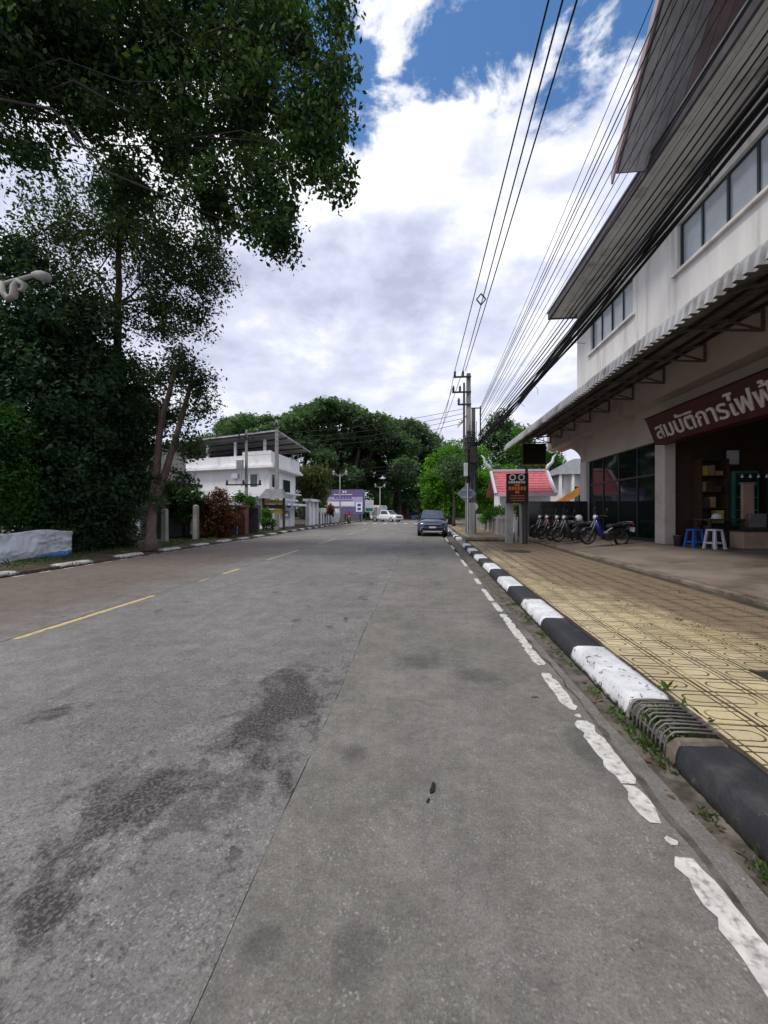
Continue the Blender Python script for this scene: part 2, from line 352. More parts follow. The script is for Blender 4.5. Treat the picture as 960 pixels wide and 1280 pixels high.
MT['bark'] = M('bark', (0.040, 0.032, 0.028), var=.35, scale=5, sc3=(1, 1, .3), bump=1, bscale=18, dirt=(0.05, 0.06, 0.04), damt=.4, dscale=2)
MT['barkred'] = M('reddish_bark', (0.115, 0.060, 0.055), var=.3, scale=5, sc3=(1, 1, .3), bump=1, bscale=18)
MT['barktan'] = M('tan_bark', (0.105, 0.072, 0.058), var=.35, scale=4, sc3=(1, 1, .4), bump=1, bscale=14, dirt=(0.06, 0.05, 0.035), damt=.5, dscale=3)
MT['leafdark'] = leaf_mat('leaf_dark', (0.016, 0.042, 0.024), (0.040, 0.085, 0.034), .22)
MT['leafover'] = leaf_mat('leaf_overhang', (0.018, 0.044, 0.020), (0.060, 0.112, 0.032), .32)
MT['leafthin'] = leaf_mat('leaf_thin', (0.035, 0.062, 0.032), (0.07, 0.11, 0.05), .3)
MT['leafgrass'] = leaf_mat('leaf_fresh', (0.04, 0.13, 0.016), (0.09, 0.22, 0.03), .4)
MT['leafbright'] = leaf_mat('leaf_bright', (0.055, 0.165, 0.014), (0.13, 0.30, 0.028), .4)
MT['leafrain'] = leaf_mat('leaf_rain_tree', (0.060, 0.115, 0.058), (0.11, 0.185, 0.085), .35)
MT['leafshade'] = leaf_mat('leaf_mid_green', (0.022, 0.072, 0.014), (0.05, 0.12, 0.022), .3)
MT['leafred'] = leaf_mat('leaf_red', (0.055, 0.045, 0.022), (0.19, 0.05, 0.028), .25)
MT['leafpalm'] = leaf_mat('leaf_palm', (0.06, 0.10, 0.03), (0.13, 0.13, 0.05), .3)
MT['leafyel'] = leaf_mat('leaf_yellow_green', (0.10, 0.15, 0.02), (0.20, 0.23, 0.03), .35)
MT['weed'] = leaf_mat('weed_leaf', (0.04, 0.085, 0.015), (0.085, 0.16, 0.03), .35)
MT['litter'] = leaf_mat('dry_leaf', (0.10, 0.055, 0.022), (0.22, 0.13, 0.05), .1)
MT['carblue'] = M('navy_car_paint', (0.012, 0.026, 0.070), rough=.25, var=.03, metal=.3, coat=1.0, bump=0)
MT['carwhite'] = M('white_car_paint', (0.70, 0.71, 0.73), rough=.3, var=.03, coat=.8, bump=0)
MT['lamp'] = M('lamp_lens', (0.55, 0.57, 0.60), rough=.12, var=.05, spec=.8, bump=0)
MT['tarp'] = M('white_tarpaulin', (0.62, 0.66, 0.72), rough=.5, var=.1, scale=2, dirt=(0.30, 0.30, 0.30), damt=.35, dscale=2.5, bump=.3, bscale=12)
MT['tarpblue'] = M('blue_tarpaulin', (0.06, 0.22, 0.55), rough=.5, var=.15, bump=.2)
MT['billpurple'] = M('billboard_purple', (0.15, 0.11, 0.26), rough=.5, var=.15, bump=0); MT['billpale'] = M('billboard_lilac', (0.42, 0.38, 0.58), rough=.5, var=.1, bump=0)
MT['redroof'] = M('red_roof_tile', (0.50, 0.13, 0.15), rough=.6, var=.22, scale=6, dirt=(0.25, 0.06, 0.06), damt=.3, bump=.2)
MT['greyroof'] = M('grey_roof_tile', (0.17, 0.175, 0.19), var=.2, bump=.2)
MT['orangewood'] = M('orange_wood', (0.42, 0.17, 0.04), var=.2, bump=.1)
MT['signback'] = M('sign_back_metal', (0.20, 0.225, 0.27), rough=.5, var=.12, metal=.2, bump=.05)
MT['orange'] = M('print_orange', (0.50, 0.12, 0.03), var=.1, bump=0); MT['blackboard'] = M('sign_black', (0.014, 0.008, 0.008), rough=.35, var=.1, bump=0)
MT['blueprint'] = M('sign_blue', (0.03, 0.08, 0.35), rough=.4, bump=0); MT['brick'] = M('red_brown_pillar', (0.13, 0.055, 0.045), var=.2, bump=.3)
MT['greengrey'] = M('grey_green_wall', (0.12, 0.145, 0.14), var=.15, bump=.2); MT['tan'] = M('tan_fascia', (0.38, 0.28, 0.20), var=.15, bump=.1)
MT['skin'] = M('skin', (0.30, 0.17, 0.11), bump=0); MT['bikeblue'] = M('bike_blue', (0.007, 0.012, 0.13), rough=.25, var=.05, coat=.8, bump=0)
MT['bikesilver'] = M('bike_silver', (0.055, 0.06, 0.07), rough=.3, var=.05, metal=.4, bump=0); MT['bikeblack'] = M('bike_black', (0.012, 0.012, 0.014), rough=.25, coat=.6, bump=0)
MT['bikered'] = M('bike_red', (0.09, 0.012, 0.012), rough=.3, coat=.6, bump=0)

# ------------------------------------------------------------------ mesh helpers
def setp(o, label=None, cat=None, group=None, kind=None):
    if label: o['label'] = label
    if cat: o['category'] = cat
    if group: o['group'] = group
    if kind: o['kind'] = kind
    return o

def thing(name, label, cat, loc=(0, 0, 0), rz=0.0, group=None):
    o = bpy.data.objects.new(name, None); COL.objects.link(o); o.empty_display_size = 0.2
    o.location = loc; o.rotation_euler = (0, 0, rz)
    return setp(o, label, cat, group)

class MB:
    def __init__(s): s.v = []; s.f = []; s.uv = None
    def add(s, vs, fs):
        k = len(s.v); s.v += [tuple(v) for v in vs]; s.f += [tuple(i + k for i in f) for f in fs]; return s
    def box(s, x0, x1, y0, y1, z0, z1):
        return s.add([(x0, y0, z0), (x1, y0, z0), (x1, y1, z0), (x0, y1, z0), (x0, y0, z1), (x1, y0, z1), (x1, y1, z1), (x0, y1, z1)],
                     [(0, 3, 2, 1), (4, 5, 6, 7), (0, 1, 5, 4), (1, 2, 6, 5), (2, 3, 7, 6), (3, 0, 4, 7)])
    def bar(s, a, b, w, h=None, up=(0, 0, 1)):
        a = Vector(a); b = Vector(b); h = h or w; t = (b - a).normalized(); u = Vector(up)
        if abs(t.dot(u)) > .98: u = Vector((1, 0, 0))
        r = t.cross(u).normalized(); u = r.cross(t)
        c = [(r * (w / 2 * i) + u * (h / 2 * j)) for i, j in ((-1, -1), (1, -1), (1, 1), (-1, 1))]
        return s.add([a + q for q in c] + [b + q for q in c], [(0, 1, 2, 3)[::-1], (4, 5, 6, 7), (0, 1, 5, 4), (1, 2, 6, 5), (2, 3, 7, 6), (3, 0, 4, 7)])
    def tube(s, pts, rad, n=8, cap=True):
        pts = [Vector(p) for p in pts]; k0 = len(s.v)
        if not isinstance(rad, (list, tuple)): rad = [rad] * len(pts)
        prev = None
        for i, p in enumerate(pts):
            t = (pts[min(i + 1, len(pts) - 1)] - pts[max(i - 1, 0)]).normalized()
            if prev is None:
                a = Vector((0, 0, 1)) if abs(t.z) < .9 else Vector((1, 0, 0)); prev = t.cross(a).normalized()
            prev = (prev - t * prev.dot(t)).normalized(); bn = t.cross(prev)
            for j in range(n):
                an = 2 * PI * j / n; s.v.append(tuple(p + (prev * math.cos(an) + bn * math.sin(an)) * rad[i]))
        for i in range(len(pts) - 1):
            for j in range(n):
                a = k0 + i * n + j; b = k0 + i * n + (j + 1) % n; s.f.append((a, b, b + n, a + n))
        if cap:
            s.f.append(tuple(k0 + j for j in range(n))[::-1]); e = k0 + (len(pts) - 1) * n; s.f.append(tuple(e + j for j in range(n)))
        return s
    def lathe(s, c, axis, prof, n=20, closed=False):
        """prof: list of (radius, along-axis)"""
        c = Vector(c); ax = Vector(axis).normalized(); a = Vector((0, 0, 1)) if abs(ax.z) < .9 else Vector((1, 0, 0))
        e1 = ax.cross(a).normalized(); e2 = ax.cross(e1); k0 = len(s.v); m = len(prof)
        for r, h in prof:
            for j in range(n):
                an = 2 * PI * j / n; s.v.append(tuple(c + ax * h + (e1 * math.cos(an) + e2 * math.sin(an)) * r))
        for i in range(m if closed else m - 1):
            for j in range(n):
                q = (i + 1) % m; s.f.append((k0 + i * n + j, k0 + i * n + (j + 1) % n, k0 + q * n + (j + 1) % n, k0 + q * n + j))
        if not closed:
            if prof[0][0] > 1e-5: s.f.append(tuple(k0 + j for j in range(n))[::-1])
            if prof[-1][0] > 1e-5: s.f.append(tuple(k0 + (m - 1) * n + j for j in range(n)))
        return s
    def prism(s, poly, d):
        """poly: 3-D points of a flat outline, extruded by vector d"""
        n = len(poly); d = Vector(d); p = [Vector(q) for q in poly]
        return s.add(p + [q + d for q in p], [tuple(range(n))[::-1], tuple(range(n, 2 * n))] + [(i, (i + 1) % n, (i + 1) % n + n, i + n) for i in range(n)])
    def loft(s, secs, cap=True):
        n = len(secs[0]); k = len(s.v)
        for q in secs: s.v += [tuple(p) for p in q]
        for i in range(len(secs) - 1):
            for j in range(n):
                s.f.append((k + i * n + j, k + i * n + (j + 1) % n, k + (i + 1) * n + (j + 1) % n, k + (i + 1) * n + j))
        if cap: s.f.append(tuple(k + j for j in range(n))[::-1]); e = k + (len(secs) - 1) * n; s.f.append(tuple(e + j for j in range(n)))
        return s
    def mesh(s, name, mat, smooth=False):
        me = bpy.data.meshes.new(name); me.from_pydata(s.v, [], s.f)
        if s.uv:
            ul = me.uv_layers.new(name='UVMap'); ul.data.foreach_set('uv', np.array(s.uv, dtype=np.float32).ravel())
        bm = bmesh.new(); bm.from_mesh(me); bmesh.ops.recalc_face_normals(bm, faces=bm.faces); bm.to_mesh(me); bm.free()
        if mat: me.materials.append(MT[mat] if isinstance(mat, str) else mat)
        if smooth:
            me.polygons.foreach_set('use_smooth', [True] * len(me.polygons))
        return me
    def build(s, name, mat, parent=None, smooth=False, world=False, bevel=0, label=None, cat=None, group=None, kind=None, seg=2):
        if world and parent is not None:
            mw = Matrix.Translation(parent.location) @ Matrix.Rotation(parent.rotation_euler.z, 4, 'Z')
            q = parent
            while q.parent is not None:
                q = q.parent; mw = Matrix.Translation(q.location) @ Matrix.Rotation(q.rotation_euler.z, 4, 'Z') @ mw
            inv = mw.inverted(); s.v = [tuple(inv @ Vector(p)) for p in s.v]
        loc = None
        if parent is None and s.v:
            a = np.array(s.v); loc = Vector(((a[:, 0].min() + a[:, 0].max()) / 2, (a[:, 1].min() + a[:, 1].max()) / 2, a[:, 2].min()))
            s.v = [tuple(p) for p in (a - np.array(loc))]
        me = s.mesh(name, mat, smooth)
        o = bpy.data.objects.new(name, me); COL.objects.link(o)
        if parent is not None: o.parent = parent
        else: o.location = loc
        if bevel:
            b = o.modifiers.new('bevel', 'BEVEL'); b.width = bevel; b.segments = seg; b.limit_method = 'ANGLE'; b.angle_limit = R(40)
        if smooth and not bevel:
            pass
        return setp(o, label, cat, group, kind)

def box(name, mat, parent, x0, x1, y0, y1, z0, z1, **k): return MB().box(x0, x1, y0, y1, z0, z1).build(name, mat, parent, **k)

def copy_tree(o, parent=None):
    c = o.copy(); COL.objects.link(c); c.parent = parent
    for ch in list(o.children): copy_tree(ch, c)
    return c

# ------------------------------------------------------------------ vegetation
def leaf_mesh(name, blobs, n, size, mat, seed, per=14, sig=0.22, outer=0.42, up=0.55, asp=0.5, droop=0.0, flat=0.0):
    """blobs: (centre, radius or (rx,ry,rz), weight)"""
    rg = np.random.default_rng(seed)
    cs = np.array([list(b[0]) for b in blobs]); rs = np.array([[b[1]] * 3 if np.isscalar(b[1]) else list(b[1]) for b in blobs], float)
    w = np.array([b[2] if len(b) > 2 else (r.prod()) ** (2 / 3.0) for b, r in zip(blobs, rs)], float); w /= w.sum()
    K = max(1, n // per)
    bi = rg.choice(len(blobs), K, p=w)
    d = rg.normal(size=(K, 3)); d /= np.linalg.norm(d, axis=1)[:, None]
    rad = rg.random(K) ** outer
    cc = cs[bi] + d * rad[:, None] * rs[bi]
    out = d
    sc = (0.6 + 0.8 * rg.random(K))
    off = rg.normal(size=(K * per, 3)); off /= np.linalg.norm(off, axis=1)[:, None] + 1e-9
    off *= (rg.random(K * per) ** .5)[:, None] * sig * 1.9
    c = np.repeat(cc, per, 0) + off * np.repeat(sc, per)[:, None] * np.array([1, 1, .8])
    N = len(c)
    nr = rg.normal(size=(N, 3)) * (1 - up) + np.array([0, 0, 1.0]) * up + np.repeat(out, per, 0) * 0.35
    nr /= np.linalg.norm(nr, axis=1)[:, None]
    a = rg.normal(size=(N, 3)); a[:, 2] -= droop * 2
    t = a - nr * (a * nr).sum(1)[:, None]; t /= np.linalg.norm(t, axis=1)[:, None] + 1e-9
    b = np.cross(nr, t)
    ln = size * (0.45 + 1.25 * rg.random(N) ** 1.6)[:, None]; wd = ln * asp
    v = np.empty((N, 4, 3)); v[:, 0] = c - t * ln / 2; v[:, 1] = c + b * wd / 2 + nr * ln * .06; v[:, 2] = c + t * ln / 2; v[:, 3] = c - b * wd / 2 + nr * ln * .06
    return v.reshape(-1, 3), mat

def quads_object(name, v, mat, parent=None, kind=None, label=None, cat=None):
    v = np.asarray(v, dtype=np.float32)
    loc = np.zeros(3, dtype=np.float32)
    if parent is not None: loc = np.array(parent.location, dtype=np.float32)
    v = v - loc
    nq = len(v) // 4
    me = bpy.data.meshes.new(name); me.vertices.add(len(v)); me.vertices.foreach_set('co', v.ravel())
    me.loops.add(nq * 4); me.loops.foreach_set('vertex_index', np.arange(nq * 4, dtype=np.int32))
    me.polygons.add(nq); me.polygons.foreach_set('loop_start', np.arange(0, nq * 4, 4, dtype=np.int32)); me.polygons.foreach_set('loop_total', np.full(nq, 4, dtype=np.int32))
    me.update(calc_edges=True); me.materials.append(MT[mat])
    o = bpy.data.objects.new(name, me); COL.objects.link(o)
    if parent is not None: o.parent = parent
    return setp(o, label, cat, kind=kind)

def wig(a, b, n, amp, rg):
    a = Vector(a); b = Vector(b); pts = []
    for i in range(n + 1):
        k = i / n; p = a.lerp(b, k)
        if 0 < i < n: p += Vector((rg.uniform(-1, 1), rg.uniform(-1, 1), rg.uniform(-.5, .5))) * amp
        pts.append(p)
    return pts

def tree(name, label, base, trunk, r0, r1, limbs, blobs, n, size, lmat, bmat, seed, cat='tree', group=None, **lk):
    """trunk: list of points above base; limbs: list of (start index on trunk, end point, radius)"""
    rg = random.Random(seed)
    t = thing(name, label, cat, base, group=group)
    tp = [Vector(base) - Vector((0, 0, .1))] + [Vector(p) for p in trunk]
    # refine
    pts = []; rad = []
    for i in range(len(tp) - 1):
        seg = 4
        for j in range(seg):
            k = j / seg; p = tp[i].lerp(tp[i + 1], k)
            if j: p += Vector((rg.uniform(-1, 1), rg.uniform(-1, 1), 0)) * r0 * .18
            pts.append(p); f = (i + k) / (len(tp) - 1); rad.append(r0 + (r1 - r0) * f)
    pts.append(tp[-1]); rad.append(r1); rad[0] = r0 * 1.5; 
    if len(rad) > 1: rad[1] = r0 * 1.1
    MB().tube(pts, rad, 10).build('trunk', bmat, t, smooth=True, world=True)
    for i, end, rr in limbs:
        s = tp[min(i, len(tp) - 1)]
        q = wig(s, end, 5, (Vector(end) - s).length * .06, rg)
        MB().tube(q, [rr * (1 - .8 * k / 5) for k in range(6)], 6).build('limb', bmat, t, smooth=True, world=True)
    if n:
        v, mm = leaf_mesh('crown', blobs, n, size, lmat, seed, **lk)
        quads_object('crown', v, lmat, t)
    return t

def pb(px, py, d, rpx, sq=1.0, w=None):
    r = rpx * d / 480.0
    b = (P(px, py, d), (r, r, r * sq))
    return b if w is None else (*b, w)
# ------------------------------------------------------------------ ground, road, kerbs, pavement
g = MB(); g.add([(-900, -300, -.06), (900, -300, -.06), (900, 1200, -.06), (-900, 1200, -.06)], [(0, 1, 2, 3)])
g.build('ground', 'ground', kind='structure')
XL, XJ, XY, XR = -9.15, -0.66, -4.66, 1.30
road = MB(); road.add([(XL - .1, -25, -.006), (1.28, -25, -.006), (1.28, 150, -.006), (XL - .1, 150, -.006)], [(0, 1, 2, 3)])
road = road.build('road', 'gutter', kind='structure')
rgr = random.Random(3)
def slab(x0, x1, y0, y1, mat):
    # irregular long edges so that the open joint is not a ruled line
    n = max(2, int((y1 - y0) / .12)); n = min(n, 260); top = []; 
    l = []; r = []
    jl = jr = 0
    wv = lambda q: .012 * math.sin(q * .83) + .008 * math.sin(q * 2.1 + 1)
    for i in range(n + 1):
        y = y0 + (y1 - y0) * i / n
        jl = jl * .7 + rgr.uniform(-.004, .004); jr = jr * .7 + rgr.uniform(-.004, .004)
        l.append((x0 + jl + (wv(y) if x0 > XL else 0), y)); r.append((x1 + jr + (wv(y) if x1 < XR else 0), y))
    m = MB(); v = []
    for (a, b), (c, d) in zip(l, r): v += [(a, b, 0), (c, d, 0), (a, b, -.04), (c, d, -.04)]
    f = []
    for i in range(n):
        k = 4 * i
        f += [(k, k + 1, k + 5, k + 4), (k, k + 4, k + 6, k + 2), (k + 1, k + 3, k + 7, k + 5)]
    f += [(0, 2, 3, 1), (4 * n, 4 * n + 1, 4 * n + 3, 4 * n + 2)]
    m.add(v, f); m.build('slab', mat, road, world=True)
for y0, y1 in ((-12, 5.62), (5.632, 14.9), (14.912, 27), (27.012, 60), (60.01, 148)):
    slab(XJ + .003, XR, y0, y1, 'shoulder')
for y0, y1 in ((-12, 40), (40.01, 148)):
    slab(XY + .006, XJ - .003, y0, y1, 'road')
    slab(XL, XY - .006, y0, y1, 'road')

def kx(y): return .022 * (y - 7.0)      # the pavement runs a degree off the road axis
# gutter strip between the slab and the kerb (lumpy, dirty)
def gutter_strip():
    rg = random.Random(11); m = MB(); n = 260; nx = 5
    for i in range(n + 1):
        y = -3 + 40.0 * i / n
        for j in range(nx):
            x = 1.245 + (1.60 - 1.245) * j / (nx - 1)
            x += kx(y) * (.65 + .35 * j / (nx - 1)) if True else 0
            if j == 0: x += rg.uniform(-.02, .02) + .02 * math.sin(y * 2.3)
            z = .004 + (0.0 if j == 0 else -.018 * math.sin(PI * j / (nx - 1)) + rg.uniform(-.004, .006))
            m.v.append((x, y, max(z, -.03)))
    for i in range(n):
        for j in range(nx - 1):
            a = i * nx + j; m.f.append((a, a + 1, a + nx + 1, a + nx))
    m.build('gutter', 'gutter', road, smooth=True, world=True)
gutter_strip()

# painted marks: worn pieces with ragged outlines
def paint_piece(name, mat, x, y0, y1, w, seed, taper=.25, xs=0.0):
    rg = random.Random(seed); n = max(3, int((y1 - y0) / .045)); n = min(n, 60); m = MB(); L = y1 - y0
    for i in range(n + 1):
        k = i / n; y = y0 + L * k
        e = min(1, min(k, 1 - k) * L / (w * taper + 1e-6) + .55)
        a = x - w / 2 * e + rg.uniform(-.006, .006) * (w / .12); b = x + w / 2 * e + rg.uniform(-.006, .006) * (w / .12)
        if rg.random() < .10: a += w * rg.uniform(.1, .3)
        if rg.random() < .10: b -= w * rg.uniform(.1, .3)
        m.v += [(a + xs * k, y + rg.uniform(-.008, .008), .004), (b + xs * k, y + rg.uniform(-.008, .008), .004)]
    for i in range(n): k = 2 * i; m.f.append((k, k + 1, k + 3, k + 2))
    return m.build(name, mat, road, world=True)
# white edge line: measured from the photograph (pixel rows of each fragment)
frag = [(1275, 1068, .118), (1052, 1040, .05), (1025, 978, .10), (976, 898, .12), (893, 889, .045), (884, 839, .10), (829, 766, .105), (763, 752, .09), (750, 735, .085),
        (729, 722, .09), (716, 712, .08), (707, 699, .085), (694, 690, .08), (686, 681, .08), (677, 672, .08)]
for i, (pb_, pt, w) in enumerate(frag):
    ya = G(930 - (1275 - pb_) * .745, pb_).y; yb = G(930 - (1275 - pt) * .745, pt).y
    paint_piece('paint_dash', 'paintw', 1.09 + .015 * ((ya + yb) / 2 - 1.4) + .006 * math.sin(i * 2.1), ya, yb, w, 40 + i, xs=.015 * (yb - ya))
# yellow centre line
yy = [(3.95, 6.25), (7.6, 8.0), (8.6, 9.4), (11.2, 14.2), (17.2, 20.5), (24, 27), (30.5, 33.5), (37, 40), (43.5, 46.5), (50, 53), (56.5, 59.5)]
for i, (a, b) in enumerate(yy):
    paint_piece('paint_dash', 'painty', XY + .07, a, b, .10 if i != 1 else .05, 80 + i)
# faded dotted white edge on the far side
for i in range(40): paint_piece('paint_dash', 'paintw', XL + .12, 4.0 + i * .62, 4.3 + i * .62, .07, 200 + i)
for i in range(6): paint_piece('paint_dash', 'paintw', -7.0 + i * 1.3, 47.2, 49.4, .45, 300 + i)

kerb = MB(); kerb.box(1.60, 1.80, -12, 36, -.055, .05); kerb = kerb.build('kerb', 'kplain', kind='structure')
def kerb_mesh(L, h, seed, chip):
    rg = random.Random(seed); n = max(4, int(L / .04)); m = MB()
    prof = [(1.545, -.03), (1.535, .02), (1.548, .075), (1.572, h - .016), (1.592, h - .003), (1.70, h), (1.80, h), (1.835, h - .006), (1.84, -.03)]
    secs = []
    for i in range(n + 1):
        k = i / n; y = L * k; e = 0.018 if i in (0, n) else 0
        q = []
        for j, (x, z) in enumerate(prof):
            dx = rg.uniform(-.0022, .0022) * chip; dz = rg.uniform(-.002, .002) * chip
            if rg.random() < .08 and j in (0, 1, 2): dx += .010 * chip
            cx = 1.68; x2 = cx + (x - cx) * (1 - e * 1.5) + dx; z2 = z - (e if j in (3, 4, 5, 6, 7) else 0) + (dz if 0 < j < 8 else 0)
            yo = (rg.uniform(-.012, .012) if i in (0, n) else 0)
            q.append((x2, y + yo, z2))
        secs.append(q)
    return m.loft(secs)
def kerb_block(y0, y1, mat, h=.145, seed=0, chip=1.0):
    o = kerb_mesh(y1 - y0 - .006, h, seed, chip)
    o.v = [(x, y + y0 + .003, z) for x, y, z in o.v]
    return o.build('kerb_block', mat, kerb, world=True, smooth=True)
kerb_block(-.6, .35, 'kblack', seed=1); kerb_block(.35, 1.28, 'kwhite', seed=2); kerb_block(1.28, 2.33, 'kblack', h=.15, seed=3)
kerb_block(2.86, 3.93, 'kwhite', seed=4, h=.155, chip=1.6)
y = 3.93
for i in range(12):
    kerb_block(y, y + 1.03, 'kblack' if i % 2 == 0 else 'kwhite', seed=10 + i, chip=1.2); y += 1.03
for i in range(3): kerb_block(y, y + 1.0, 'kplain', h=.09, seed=30 + i); y += 1.0
for i in range(14):
    kerb_block(y, y + 1.0, 'kwhite' if i % 2 == 0 else 'kblack', h=.16, seed=50 + i); y += 1.0
# bare concrete ends of the drain opening
for a, b in ((2.33, 2.41), (2.83, 2.857)):
    m = kerb_mesh(b - a, .138, 9, 1.0); m.v = [(x, q + a, z) for x, q, z in m.v]; m.build('kerb_block', 'fcedge' if a < 2.5 else 'kplain', kerb, world=True)
# drain grate: bent bars over the kerb opening
gt = thing('drain_grate', 'bent iron bar drain grate set into the kerb with weeds growing through', 'drain grate', (1.68, 2.62, -.02))
box('drain_pit', 'soil', gt, -.12, .15, -.205, .20, -.0, .06)
for i in range(10):
    yv = 2.422 + i * .044 + rgr.uniform(-.007, .007)
    MB().tube([(1.55, yv, -.01), (1.548, yv, .06), (1.565, yv, .115), (1.60, yv, .146), (1.70, yv, .152), (1.85, yv, .148)], .0062, 6).build('grate_bar', 'rust', gt, world=True, smooth=True)
MB().bar((1.845, 2.42, .143), (1.845, 2.83, .143), .03, .012).build('grate_frame', 'rust', gt, world=True)
MB().bar((1.555, 2.42, .07), (1.555, 2.83, .07), .012, .012).build('grate_frame', 'rust', gt, world=True)

# sidewalk of yellow patterned tiles
ZS = 0.148
SWY0, SWY1 = -.6, 17.55
sw = box('sidewalk', 'soil', None, 1.84, 4.80, SWY0, SWY1, -.05, ZS - .012, kind='structure')
TW, TL = .30, .225
def tile_data(flip, seed=0):
    w, l = TW / 2 - .004, TL / 2 - .004; b = .004
    m = MB()
    v = [(-w, -l, -.02), (w, -l, -.02), (w, l, -.02), (-w, l, -.02), (-w, -l, -b), (w, -l, -b), (w, l, -b), (-w, l, -b),
         (-w + b, -l + b, 0), (w - b, -l + b, 0), (w - b, l - b, 0), (-w + b, l - b, 0)]
    f = [(8, 9, 10, 11), (4, 5, 9, 8), (5, 6, 10, 9), (6, 7, 11, 10), (7, 4, 8, 11), (0, 1, 5, 4), (1, 2, 6, 5), (2, 3, 7, 6), (3, 0, 4, 7)]
    m.add(v, f)
    uv = []
    for q in f:
        for i in q:
            x, y_, _ = v[i]; uv.append(((-x if flip else x) + TW / 2, y_ + TL / 2))
    m.uv = uv; return m
tmesh = [tile_data(0).mesh('tile', 'tile'), tile_data(1).mesh('tile', 'tile')]
spots = []
ix = 0
x = 1.86 + TW / 2
cols = []
while x + TW / 2 < 4.81: cols.append(x); x += TW
rows = int((SWY1 - SWY0) / TL)
for r in range(rows):
    yv = SWY0 + TL * (r + .5)
    for c, xv in enumerate(cols): spots.append((xv, yv, (c + r // 1) % 2 if (c % 3) else (r // 2) % 2))
hole = (G(952, 843, ZS).x + .05, G(952, 843, ZS).y)
vis = [s for s in spots if s[0] < .86 * s[1] + .35 and not (abs(s[0] - hole[0]) < .16 and abs(s[1] - hole[1]) < .12)]
vis.sort(key=lambda s: s[0] ** 2 + s[1] ** 2)
near, rest = vis[:300], vis[300:]
def tilez(xv, yv, rg): return ZS + .006 * math.sin(xv * 2.1 + yv * .7) + rg.uniform(-.0018, .0018)
trg = random.Random(5)
for xv, yv, fl in near:
    o = bpy.data.objects.new('tile', tmesh[fl]); COL.objects.link(o); o.parent = sw
    o.location = Vector((xv + trg.uniform(-.0015, .0015), yv + trg.uniform(-.0015, .0015), tilez(xv, yv, trg))) - sw.location
    o.rotation_euler = (trg.uniform(-.006, .006), trg.uniform(-.006, .006), trg.uniform(-.006, .006))
m = MB(); m.uv = []
base = [tile_data(0), tile_data(1)]
for xv, yv, fl in rest:
    b = base[fl]; z = tilez(xv, yv, trg); m.add([(p[0] + xv, p[1] + yv, p[2] + z) for p in b.v], b.f); m.uv += b.uv
# normals are recalculated per island, uv order is kept because faces are not reordered
m.build('tile', 'tile', sw, world=True, kind='stuff')
metal_cover = box('metal_cover', 'steel', None, hole[0] - .16, hole[0] + .16, hole[1] - .11, hole[1] + .11, ZS - .03, ZS - .008, label='dark sunken metal lid in the yellow tiled sidewalk', cat='cover')
lid2 = G(640, 689, ZS)
manhole = MB().lathe((lid2.x, lid2.y, ZS), (0, 0, 1), [(.45, -.02), (.45, .012), (.38, .016), (0.0001, .016)], 20).build('manhole_cover', 'steel', None, label='round dark manhole cover near the gate posts', cat='manhole cover')

# forecourt slab rising from the sidewalk to the shop floor
XF0, XF1 = 4.80, 7.5
FZ0, FZ1 = .20, .40
def fz(x): return FZ0 + (FZ1 - FZ0) * min(1, max(0, (x - XF0) / (XF1 - XF0)))
m = MB(); m.prism([(XF0 + .16, -8, -.05), (XF1, -8, -.05), (13.2, -8, -.05), (13.2, -8, FZ1), (XF1, -8, FZ1), (XF0 + .16, -8, FZ0 + .005)], (0, 33, 0))
fc = m.build('forecourt', 'forecourt', kind='structure')
rg = random.Random(8); yv = -6.0
while yv < 19:
    L = rg.uniform(1.5, 2.6); m = MB(); m.box(XF0 + rg.uniform(-.012, .012), XF0 + .158, yv, yv + L - .012, -.04, FZ0 + rg.uniform(-.012, .008))
    m.build('edge_stone', 'fcedge', fc, world=True, bevel=.015); yv += L
# raised far sidewalk past the driveway
ZR = .30
rs = box('raised_sidewalk', 'fcedge', None, 1.80, 3.95, 17.6, 60, -.05, ZR, kind='structure')
m = MB(); m.uv = []
for r in range(60):
    for c in range(7):
        b = base[(r + c) % 2]; xv = 1.98 + c * .30; yv = 17.78 + r * TL
        m.add([(p[0] + xv, p[1] + yv, p[2] + ZR + .012) for p in b.v], b.f); m.uv += b.uv
m.build('tile', 'tile', rs, world=True, kind='stuff')
MB().bar((1.82, 17.56, .25), (3.95, 17.56, .25), .10, .12).build('step_edge', 'kplain', rs, world=True, bevel=.01)

# turn kerb, pavement and forecourt together by that degree
MROT = Matrix.Translation((1.6, 7, 0)) @ Matrix.Rotation(-math.atan(.022), 4, 'Z') @ Matrix.Translation((-1.6, -7, 0))
for o in (kerb, sw, gt, fc, rs, metal_cover, manhole):
    o.location = MROT @ Vector(o.location); o.rotation_euler.z -= math.atan(.022)
